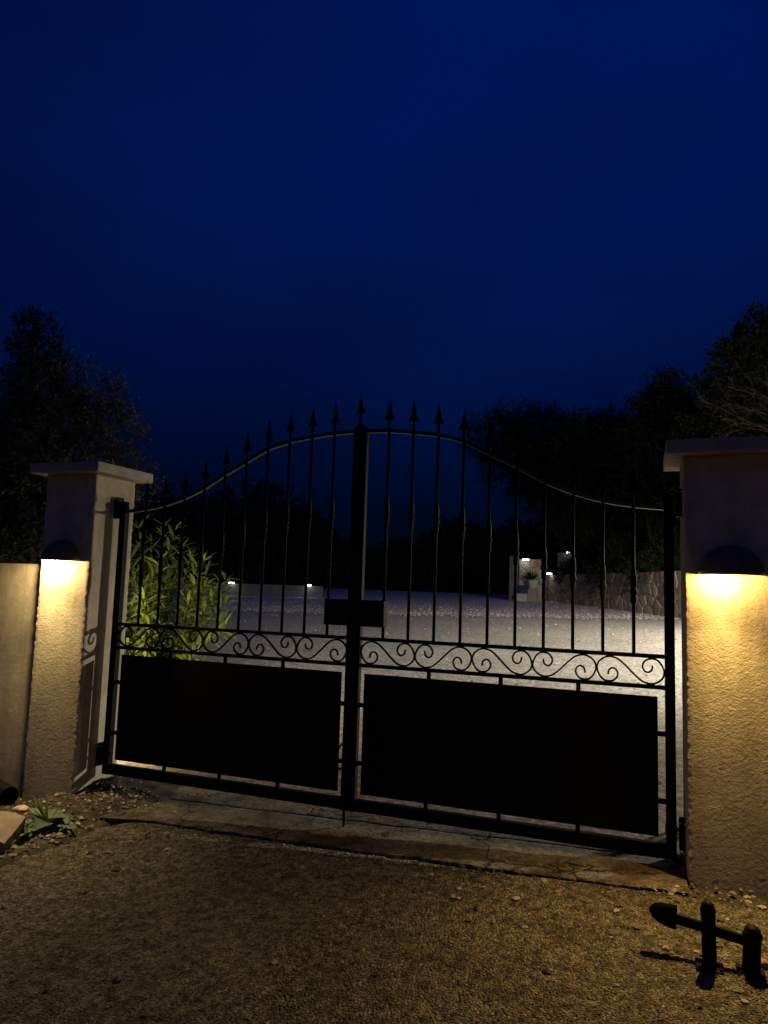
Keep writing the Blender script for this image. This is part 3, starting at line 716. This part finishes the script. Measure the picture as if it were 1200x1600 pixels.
weed(-1.55, -0.74, 9, 0.6, 'small leafy weed between the concrete block and the drive', 3)
weed(-1.42, -0.60, 7, 0.5, 'tiny weed at the drive edge right of the rosette', 2)
weed(-1.50, -0.93, 10, 0.45, 'low weed tuft beside the concrete block', 8)

# oleander
OX, OY = -3.98, 3.35
t = thing('oleander_bush', (OX, OY, ground(OX, OY)), 'lamplit oleander bush with long narrow leaves behind the left gate leaf', 'bush')
st = MB(); Lp = []; gz0 = ground(OX, OY)
for i in range(60):
    a = random.uniform(0, 6.283); rr = random.random() ** 0.7
    top = Vector((OX + math.cos(a) * rr * 0.95, OY + math.sin(a) * rr * 1.05, gz0 + (2.02 - 0.75 * rr ** 2) * random.uniform(0.55, 1.0)))
    bs = Vector((OX + math.cos(a) * rr * 0.30, OY + math.sin(a) * rr * 0.35, gz0 - 0.02))
    mid = bs.lerp(top, 0.5) + Vector((math.cos(a) * -0.06, math.sin(a) * -0.06, 0.12))
    pts = []
    for k in range(9):
        q = k / 8; pts.append((1 - q) ** 2 * bs + 2 * q * (1 - q) * mid + q * q * top)
    st.tube(pts, [0.010 * (1 - 0.7 * k / 8) for k in range(9)], 5)
    # whorls of three leaves
    for k in range(13):
        q = 0.10 + 0.90 * k / 12; p = (1 - q) ** 2 * bs + 2 * q * (1 - q) * mid + q * q * top
        if q < 0.25 and random.random() < 0.4: continue
        tg = (top - mid).normalized()
        for e in range(3):
            ph = e * 2.094 + k * 1.05 + i
            sp = 0.55 + 0.65 * (1 - q) + random.uniform(-.15, .45)
            side = tg.cross(Vector((math.cos(ph), math.sin(ph), 0.1))).normalized()
            dd = (tg * math.cos(sp) + side * math.sin(sp)).normalized()
            Lp.append((p + dd * 0.004, dd, random.uniform(0.75, 1.2), random.uniform(-.5, .5)))
st.build('stem', M_bark, t, True)
OLE = leaf_mesh('leaf', 0.205, 0.041, M_ole, 0.30, 0.30, 5)
# leaves that show largest through the gate are single parts, the rest one mass
vis = sorted(range(len(Lp)), key=lambda i: (Lp[i][0] - Vector((1.568, -3.843, 1.339))).length - (0.9 if Lp[i][0].x > OX - 0.35 else 0))
ov = np.array([v.co[:] for v in OLE.vertices]); of = [tuple(p.vertices) for p in OLE.polygons]
V = []; F = []
for r_, i in enumerate(vis):
    p, dd, s, ro = Lp[i]; R3 = rot_for(dd, ro)
    if r_ < 290:
        o = share('leaf', OLE, p, t); o.rotation_euler = R3.to_euler(); o.scale = (s, s, s)
    else:
        q = (ov * s) @ np.array(R3).T + np.array(p); n = len(V); V += q.tolist(); F += [tuple(k + n for k in f) for f in of]
o = obj('foliage', V, F, M_ole, t, True); o['kind'] = 'stuff'

# ------------------------------------------------------------------ trees
def leaf_cloud(P, D, ln, wd, jit=0.25):
    """one bent quad pair per leaf: P points, D directions"""
    n = len(P); D = D / np.linalg.norm(D, axis=1, keepdims=True)
    r = rng.standard_normal((n, 3)); S = np.cross(D, r); S /= np.linalg.norm(S, axis=1, keepdims=True)
    Up = np.cross(S, D); l = ln * (1 + jit * rng.standard_normal((n, 1))); ww = wd * (1 + jit * rng.standard_normal((n, 1)))
    V = np.stack([P, P + D * l * .5 + S * ww * .5 + Up * l * .04, P + D * l, P + D * l * .5 - S * ww * .5 + Up * l * .04], 1)
    return V.reshape(-1, 3), (np.arange(n) * 4)[:, None] + np.arange(4)[None]
def tree(name, base, lobes, label, cat, m, nclump, per, ln, wd, group=None, spread=0.16, upb=0.35, trunk_r=0.12, tsz=1.0, gap=0.0):
    bx_, by_ = base; bz = ground(bx_, by_) - 0.05
    t = thing(name, (bx_, by_, bz), label, cat, group)
    tk = MB(); top = max(lobes, key=lambda q: q[2])
    cen = Vector((sum(l[0] for l in lobes) / len(lobes), sum(l[1] for l in lobes) / len(lobes), 0))
    zlo = min(l[2] - l[3] for l in lobes); fork = Vector((bx_ * .6 + cen.x * .4, by_ * .6 + cen.y * .4, max(bz + 0.5, zlo * 0.6 + bz * 0.4 + 0.3)))
    b0 = Vector((bx_, by_, bz))
    tk.tube([b0, b0.lerp(fork, .35) + Vector((.05, 0, 0)) * tsz, b0.lerp(fork, .7) - Vector((.04, .03, 0)) * tsz, fork], [trunk_r * 1.35, trunk_r * 1.05, trunk_r * .92, trunk_r * .85], 10)
    pts = []; dirs = []
    vol = np.array([l[3] ** 2 for l in lobes]); vol = vol / vol.sum()
    limbs = []
    for l in lobes:
        c = Vector(l[:3]); mid = fork.lerp(c, .5) + Vector((random.gauss(0, .12), random.gauss(0, .12), -.08 * (c - fork).length)) * tsz
        tk.tube([fork, mid, c], [trunk_r * .5, trunk_r * .32, trunk_r * .12], 6); limbs.append((mid, c))
        for _ in range(7):
            dv = Vector((random.gauss(0, 1), random.gauss(0, 1), random.gauss(0.2, .8))).normalized(); e = c + dv * l[3] * 0.95
            tk.tube([c.lerp(mid, random.random() * .6), c + dv * l[3] * 0.5 + Vector((0, 0, .05)), e], [trunk_r * .14, trunk_r * .09, trunk_r * .03], 4)
    tk.build('trunk', M_bark, t, True)
    for i, l in enumerate(lobes):
        k = int(nclump * vol[i]) + 3
        u = rng.standard_normal((k, 3)); u /= np.linalg.norm(u, axis=1, keepdims=True)
        rad = l[3] * (0.35 + 0.72 * rng.random((k, 1)) ** 0.55) * (1 + 0.15 * rng.standard_normal((k, 1)))
        C_ = np.array(l[:3]) + u * rad * np.array([1, 1, .9])
        tw = u + np.array([0, 0, upb]) + 0.5 * rng.standard_normal((k, 3)); tw /= np.linalg.norm(tw, axis=1, keepdims=True)
        s_ = rng.random((k, per, 1)) * spread * 2 * tsz
        p_ = C_[:, None, :] + tw[:, None, :] * s_ + rng.standard_normal((k, per, 3)) * spread * 0.22 * tsz
        d_ = tw[:, None, :] * 0.9 + rng.standard_normal((k, per, 3)) * 0.75
        pts.append(p_.reshape(-1, 3)); dirs.append(d_.reshape(-1, 3))
    V, F = leaf_cloud(np.concatenate(pts), np.concatenate(dirs), ln, wd)
    o = obj('crown', V, F.tolist(), m, t); return t
tree('olive_tree', (-4.75, 2.25), [(-4.82, 2.18, 3.18, .50), (-4.35, 2.33, 3.34, .40), (-4.01, 2.51, 2.85, .36), (-4.49, 2.36, 2.62, .55), (-5.1, 2.14, 2.6, .58), (-3.98, 2.58, 2.35, .36), (-5.03, 2.23, 2.02, .50), (-5.64, 1.91, 2.86, .65), (-4.42, 2.45, 2.05, .43), (-4.1, 2.35, 3.1, .25)],
     'grey-green olive tree behind the left wall and pillar', 'tree', M_olive, 1500, 18, 0.062, 0.015, None, 0.11, 0.5, 0.085)
tree('cypress_tree', (-8.85, 5.9), [(-8.87, 5.77, 5.72, .26), (-8.87, 5.82, 5.26, .37), (-8.84, 5.89, 4.68, .47), (-8.82, 5.99, 3.86, .56), (-8.83, 6.09, 2.93, .59)],
     'tall dark conifer rising behind the olive tree', 'tree', M_dark, 700, 14, 0.10, 0.03, None, 0.14, 0.9, 0.1)
tree('hedge_bush', (-5.9, 3.0), [(-6.39, 2.79, 2.09, .49), (-5.86, 3.01, 1.87, .5), (-5.45, 3.13, 1.7, .45), (-5.2, 3.0, 1.2, .5), (-6.1, 2.8, 1.2, .55), (-4.7, 2.0, 1.45, .42), (-5.3, 2.0, 1.5, .45)],
     'dark bush behind the low left wall under the olive tree', 'bush', M_dark, 1300, 16, 0.075, 0.026, None, 0.12, 0.4, 0.05)
tree('umbrella_pine', (-1.6, 30.9), [(-5.18, 29.33, 8.33, 1.16), (-4.03, 29.71, 8.67, 1.29), (-2.88, 30.16, 8.4, 1.38), (-1.73, 30.61, 8.14, 1.23), (-4.32, 29.77, 7.14, 1.2), (-2.89, 30.34, 6.73, 1.38), (-1.45, 30.88, 6.62, 1.38), (-2.89, 30.46, 5.66, .7), (-.44, 31.15, 7.57, 1.23)],
     'dark wide-crowned pine tree behind the lamplit stone pier', 'tree', M_dark, 2100, 16, 0.26, 0.035, 'dark trees beyond the stone wall', 0.34, 0.5, 0.28)
tree('conifer_tree', (0.3, 27.6), [(-.71, 26.79, 7.36, 1.22), (.44, 27.18, 7.67, .95), (.17, 27.29, 5.78, 1.49), (-1.1, 26.91, 4.93, 1.08), (-.09, 27.4, 3.89, 1.22), (1.06, 27.72, 4.73, 1.35), (0.6, 27.6, 2.8, 1.1)],
     'dark bushy tree between the wide pine and the pointed tree', 'tree', M_dark, 1900, 16, 0.22, 0.05, 'dark trees beyond the stone wall', 0.3, 0.6, 0.2)
tree('pointed_tree', (2.4, 24.9), [(2.42, 24.56, 9.15, .36), (2.39, 24.56, 8.6, .62), (1.9, 24.58, 7.9, .8), (2.5, 24.6, 7.7, .9), (1.40, 24.41, 7.1, .8), (3.06, 24.99, 7.4, 1.1), (1.91, 24.73, 5.8, 1.4), (2.82, 25.19, 4.6, 1.46), (2.3, 25.1, 2.9, 1.2), (3.3, 24.7, 8.3, .45)],
     'dark tree with a pointed top left of the right pillar coping', 'tree', M_dark, 2000, 16, 0.20, 0.05, 'dark trees beyond the stone wall', 0.28, 0.9, 0.2)
tree('broadleaf_tree', (4.9, 23.6), [(4.55, 23.1, 9.4, .55), (4.95, 23.19, 9.75, .6), (5.62, 23.43, 10.4, .8), (6.35, 23.77, 9.72, 1.35), (4.23, 23.12, 8.53, .75), (5.29, 23.58, 7.89, 1.3), (4.01, 23.21, 6.95, 1.25), (5.7, 23.92, 6.11, 1.8), (4.0, 23.43, 4.93, 1.5), (4.6, 23.5, 3.2, 1.5), (6.5, 23.8, 10.5, .7)],
     'tallest dark tree at the right edge above the right pillar', 'tree', M_dark, 2300, 16, 0.19, 0.085, 'dark trees beyond the stone wall', 0.26, 0.4, 0.26)
for nm, base, lb, lab in (
    ('far_tree', (-20.3, 33.0), [(-20.83, 32.47, 5.36, 1.44), (-19.23, 33.05, 5.41, 1.51), (-19.95, 33.0, 3.5, 1.89), (-21.73, 32.35, 3.44, 1.7), (-18.53, 33.51, 3.55, 1.51), (-23.5, 31.8, 4.6, 1.8), (-25.5, 31.0, 4.4, 2.0), (-24.2, 31.6, 2.4, 1.8)], 'large dark far tree behind the white garden wall on the left'),
    ('far_tree', (-17.6, 36.0), [(-18.36, 35.61, 4.48, 1.19), (-17.63, 36.01, 3.33, 1.39), (-16.51, 36.5, 2.58, 1.11), (-18.75, 35.69, 2.5, 1.39), (-16.9, 36.3, 1.6, 1.1)], 'smaller dark far tree sloping down towards the central gate post'),
    ('far_bush', (-13.9, 39.5), [(-16.56, 38.66, 2.25, .75), (-14.22, 39.47, 2.5, .8), (-13.24, 39.78, 2.9, .9), (-12.28, 40.24, 2.19, .83), (-15.39, 39.11, 1.9, .75), (-13.4, 39.6, 1.5, .9), (-11.3, 40.0, 1.7, .8)], 'low dark far bushes just right of the central gate post'),
    ('far_tree', (-9.0, 39.0), [(-10.55, 38.62, 3.17, 1.11), (-9.25, 39.01, 4.0, 1.19), (-8.32, 39.39, 3.64, 1.27), (-10.19, 38.89, 2.0, 1.11), (-7.58, 39.75, 2.88, 1.19), (-8.8, 39.2, 1.9, 1.2)], 'round dark far tree under the left end of the pine crown'),
    ('far_tree', (-4.6, 38.6), [(-5.73, 38.16, 3.99, .98), (-4.67, 38.59, 3.65, 1.14), (-3.6, 38.9, 4.43, 1.14), (-5.74, 38.33, 2.48, 1.06), (-3.96, 38.93, 2.92, 1.14), (-2.89, 39.28, 3.33, 1.14), (-6.6, 38.4, 2.6, .9), (-1.8, 39.3, 3.6, 1.2)], 'dark far tree behind the lamplit stone pier')):
    tree(nm, base, lb, lab, 'tree' if nm == 'far_tree' else 'bush', M_dark, 1100, 14, 0.30, 0.10, 'dark trees beyond the court', 0.34, 0.4, 0.18)
# shrubs growing over the stone wall
for bx_, by_, s, lab in ((2.2, 22.4, 0.9, 'grassy shrub on the stone wall next to the right gate pillar'), (0.7, 24.6, 0.75, 'dark shrub on the middle of the stone wall'), (-0.9, 27.3, 0.7, 'dark shrub on the stone wall beside the upper pier')):
    tree('wall_shrub', (bx_, by_), [(bx_, by_, 2.0, .8 * s), (bx_ - .7 * s, by_ + .3, 1.7, .6 * s), (bx_ + .7 * s, by_ - .2, 2.2, .7 * s), (bx_ + .1, by_ + .2, 2.7, .5 * s)],
         lab, 'bush', M_dark, 420, 14, 0.26, 0.03, 'shrubs on the stone wall', 0.25, 1.2, 0.04)
# bare twiggy shrub behind the right pillar
t = thing('bare_shrub', (2.35, 1.25, ground(2.35, 1.25)), 'bare pale-twigged shrub sticking up behind the right pillar coping', 'bush')
tw = MB(); bud = MB(); g0 = ground(2.35, 1.25)
tips = [(1.92, 1.08, 2.60), (2.02, 1.10, 2.36), (2.08, 1.12, 2.68), (2.12, 1.15, 2.44), (2.18, 1.17, 2.70), (2.24, 1.1, 2.50), (2.30, 1.2, 2.74), (2.06, 1.2, 2.52)]
def twig(a, b, r0, r1, depth):
    a, b = Vector(a), Vector(b); L_ = (b - a).length; pts = []
    off = Vector((random.gauss(0, .05), random.gauss(0, .05), random.gauss(.04, .04))) * L_
    for k in range(7):
        q = k / 6; pts.append(a.lerp(b, q) + off * math.sin(q * math.pi) + Vector((random.gauss(0, .004), random.gauss(0, .004), random.gauss(0, .004))))
    tw.tube(pts, [r0 + (r1 - r0) * k / 6 for k in range(7)], 5)
    if depth >= 1:
        for k in range(int(L_ / 0.016)):
            q = random.uniform(0.1, 1) * 6; i = min(5, int(q)); p = pts[i].lerp(pts[i + 1], q - i); d = Vector((random.gauss(0, 1), random.gauss(0, 1), random.gauss(0.2, 1))).normalized()
            bud.tube([p, p + d * 0.008], [0.0022, 0.0008], 4)
    if depth < 2:
        for _ in range(2 if depth else 4):
            q = random.uniform(.35, .98) * 6; i = min(5, int(q)); p = pts[i].lerp(pts[i + 1], q - i)
            d = ((b - a).normalized() + Vector((random.gauss(0, .6), random.gauss(0, .6), random.gauss(.25, .5)))).normalized()
            twig(p, p + d * random.uniform(.08, .22), r0 * .42, r1 * .8, depth + 1)
for e in tips:
    twig((2.72 + random.gauss(0, .06), 1.3 + random.gauss(0, .05), 2.34 + random.gauss(0, .06)), e, .0042, .0014, 0)
for _ in range(5): tw.tube([(2.35 + random.gauss(0, .08), 1.25 + random.gauss(0, .08), g0 - .05), (2.5, 1.28, g0 + 1.3), (2.72 + random.gauss(0, .05), 1.3, 2.36)], [.016, .013, .009], 6)
tw.build('branches', M_twig, t, True); bud.build('buds', M_twig, t)

# ------------------------------------------------------------------ stone wall at the back right, built stone by stone
def voronoi_cells(w_, h_, sites):
    cells = []
    for i, (px, py) in enumerate(sites):
        poly = [(0, 0), (w_, 0), (w_, h_), (0, h_)]
        for j, (qx, qy) in enumerate(sites):
            if i == j or abs(qx - px) > 1.6 or abs(qy - py) > 1.6: continue
            mx, my = (px + qx) / 2, (py + qy) / 2; nx, ny = qx - px, qy - py
            new = []
            for k in range(len(poly)):
                a, b = poly[k], poly[(k + 1) % len(poly)]
                da = (a[0] - mx) * nx + (a[1] - my) * ny; db = (b[0] - mx) * nx + (b[1] - my) * ny
                if da <= 0: new.append(a)
                if da * db < 0: s_ = da / (da - db); new.append((a[0] + (b[0] - a[0]) * s_, a[1] + (b[1] - a[1]) * s_))
            poly = new
            if len(poly) < 3: break
        if len(poly) >= 3: cells.append(poly)
    return cells
def stone_wall(name, A, B, z0a, z0b, z1a, z1b, label, sx, sy, thick=0.4, cat='wall'):
    A, B = Vector((*A, 0)), Vector((*B, 0)); Lw = (B - A).length; d = (B - A).normalized(); nrm = Vector((d.y, -d.x, 0))
    t = thing(name, (A + B) / 2 + Vector((0, 0, min(z0a, z0b))), label, cat)
    def pt(u, v, o):
        f = u / Lw; z = (z0a + (z0b - z0a) * f) * (1 - v) + (z1a + (z1b - z1a) * f) * v
        p = A + d * u + nrm * o; return (p.x, p.y, z)
    V = [pt(u, v, o) for o in (0.0, -thick) for u, v in ((0, 0), (Lw, 0), (Lw, .985), (0, .985))]
    obj('mortar_core', V, [(0, 1, 2, 3), (7, 6, 5, 4), (0, 4, 5, 1), (1, 5, 6, 2), (2, 6, 7, 3), (3, 7, 4, 0)], M_mortar, t)
    H = ((z1a - z0a) + (z1b - z0b)) / 2
    sites = []; rows = max(2, round(H / sy)); 
    for r_ in range(rows):
        n = max(2, round(Lw / sx * random.uniform(0.8, 1.2)))
        for k in range(n): sites.append(((k + 0.5 + random.uniform(-.38, .38)) * Lw / n, (r_ + 0.5 + random.uniform(-.33, .33)) * H / rows))
    for poly in voronoi_cells(Lw, H, sites):
        cxp = sum(p[0] for p in poly) / len(poly); cyp = sum(p[1] for p in poly) / len(poly); o_ = random.uniform(0.012, 0.045)
        sh = lambda p, k: (cxp + (p[0] - cxp) * k, cyp + (p[1] - cyp) * k)
        n = len(poly); V = []
        for k, off in ((0.96, -0.01), (0.95, o_ * 0.45), (0.80, o_)):
            for p in poly:
                q = sh(p, k); V.append(pt(q[0], min(q[1] / H, 1.0), off + random.uniform(-.004, .004)))
        V.append(pt(cxp, cyp / H, o_ + 0.01))
        F = [(j * n + i, j * n + (i + 1) % n, (j + 1) * n + (i + 1) % n, (j + 1) * n + i) for j in range(2) for i in range(n)] + [(2 * n + i, 2 * n + (i + 1) % n, 3 * n) for i in range(n)]
        obj('stone', V, F, M_wstone, t, False, origin=pt(cxp, cyp / H, 0))
    return t
stone_wall('stone_wall', (-2.62, 28.9), (4.6, 16.6), .80, .45, 2.0, 2.1, 'long rubble stone retaining wall at the back right of the court', 0.42, 0.38)
t = stone_wall('stone_pier', (-3.62, 27.85), (-2.66, 28.2), .80, .80, 2.68, 2.70, 'square stone pier with a white edge and lamp at the back of the court', 0.45, 0.42, 0.5, 'pier')
MB().box(-4.02, -3.66, 27.72, 28.2, 0.80, 2.80, 0.01).build('white_edge', M_dimwall, t)
tag(MB().box(-2.05, -1.10, 28.75, 29.1, 0.8, 3.03, 0.01).build('rendered_pier', M_dimwall, None, origin=(-1.6, 28.9, 0.8)), 'pale rendered pier under the highest of the far lamps', 'pier')
def slot_lamp(x, y, z, label, wd=0.30, power=0.8, face=(0, -1)):
    t = thing('garden_lamp', (x, y, z), label, 'lamp', 'small white lamps at the back of the court')
    MB().box(x - wd / 2, x + wd / 2, y - 0.09, y + 0.05, z, z + 0.035, 0.006).build('housing', M_dome, t)
    MB().box(x - wd / 2 + .015, x + wd / 2 - .015, y - 0.085, y + 0.03, z - 0.055, z - 0.002, 0.012).build('diffuser', M_bulbW, t)
    ld = bpy.data.lights.new('lamp_light', 'POINT'); ld.energy = power * 0.2; ld.color = (0.92, 0.96, 1.0); ld.shadow_soft_size = 0.04
    lo = bpy.data.objects.new('lamp_light', ld); col.objects.link(lo); lo.parent = t; lo.location = (0, -0.14, -0.09)
slot_lamp(-3.30, 27.70, 2.67, 'white lamp on the square stone pier with the white edge')
slot_lamp(-2.36, 28.15, 2.09, 'white lamp on the end of the long stone wall')
slot_lamp(-1.50, 28.62, 3.06, 'white lamp on the pale rendered pier, highest of the far lamps')
# white garden wall at the back left
A, B = Vector((-17.6, 21.2)), Vector((-11.15, 23.62)); d2 = (B - A).normalized(); n2 = Vector((-d2.y, d2.x)) * 0.2
V = [(p.x, p.y, z) for z in (0.55, 1.20) for p in (A, B, B + n2, A + n2)]
tag(obj('garden_wall', V, [(3, 2, 1, 0), (4, 5, 6, 7), (0, 1, 5, 4), (1, 2, 6, 5), (2, 3, 7, 6), (3, 0, 4, 7)], M_dimwall, None, origin=(-14.4, 22.4, 0.6)), 'low white garden wall at the back left of the court', 'wall')
slot_lamp(-14.70, 22.18, 1.25, 'white lamp on the low garden wall, nearer the oleander', 0.24, 0.5)
slot_lamp(-11.65, 23.32, 1.25, 'white lamp at the right end of the low garden wall', 0.2, 0.5)
# planter and boxes in front of the stone pier
t = thing('planter', (-2.95, 27.45, 0.83), 'white planter with a dark spiky plant before the stone pier', 'planter')
MB().lathe((-2.95, 27.45, 0.83), [(0.15, 0.55), (0.17, 0.56), (0.21, 0.92), (0.20, 0.93), (0.18, 0.90)], 18).build('pot', M_whitewall, t, True)
b = MB(); 
for k in range(46):
    a = random.uniform(0, 6.28); e = random.uniform(.3, 1.4); dd = Vector((math.cos(a) * math.cos(e), math.sin(a) * math.cos(e), math.sin(e))); p = Vector((-3.0, 27.45, 1.74)); s = dd.cross(Vector((0, 0, 1))).normalized() * .03
    q = p + dd * random.uniform(.2, .42); b.add([p - s * .5, p + s * .5, q + s * .7 - Vector((0, 0, .02)), q + dd * .12, q - s * .7 - Vector((0, 0, .02))], [(0, 1, 2, 3, 4)])
b.build('leaves', M_dark, t)
MB().box(-3.14, -2.76, 27.28, 27.62, 0.80, 1.38, 0.02).build('plinth', M_mortar, t)
tag(MB().box(-3.55, -3.16, 27.25, 27.58, 1.16, 1.52, 0.02).build('storage_box', M_blue, None, origin=(-3.35, 27.4, 1.16)), 'dark blue box on the white block before the stone pier', 'box')
tag(MB().box(-3.62, -3.15, 27.2, 27.62, 0.80, 1.157, 0.02).build('white_block', M_whitewall, None, origin=(-3.38, 27.4, 0.8)), 'white block standing on the gravel under the blue box', 'block')

# ------------------------------------------------------------------ lamp post that lights the court, hidden behind the right pillar
def lamp_post(lx, ly, hgt, power, aim, label):
    lz = ground(lx, ly)
    t = thing('lamp_post', (lx, ly, lz), label, 'lamp post', 'court lamp posts')
    MB().lathe((lx, ly, lz), [(0.11, -0.05), (0.11, 0.03), (0.06, 0.05), (0.045, 0.5), (0.035, hgt - 0.15)], 14).build('pole', M_black, t, True)
    MB().tube([(lx, ly, lz + hgt - 0.2), (lx - 0.15, ly, lz + hgt - 0.02), (lx - 0.5, ly, lz + hgt + 0.02)], 0.022, 8).build('arm', M_black, t, True)
    MB().lathe((lx - 0.55, ly, lz + hgt - 0.02), [(0.16, 0.0), (0.17, 0.012), (0.15, 0.05), (0.05, 0.075)], 20).build('head', M_black, t, True)
    ld = bpy.data.lights.new('lamp_light', 'AREA'); ld.shape = 'DISK'; ld.size = 0.24; ld.energy = power; ld.color = C_COURT
    lo = bpy.data.objects.new('lamp_light', ld); col.objects.link(lo); lo.parent = t; lo.location = (-0.55, 0, hgt - 0.032); lo.rotation_euler = (math.radians(aim), 0, 0)
lamp_post(7.6, 7.2, 2.95, P_COURT, 5.0, 'slim black lamp post lighting the near court, right of the gate')
lamp_post(6.6, 12.6, 3.3, P_COURT * 0.36, 9.5, 'slim black lamp post, added unseen to brighten the far court before the stone wall')  # second post, added out of view to brighten the far gravel
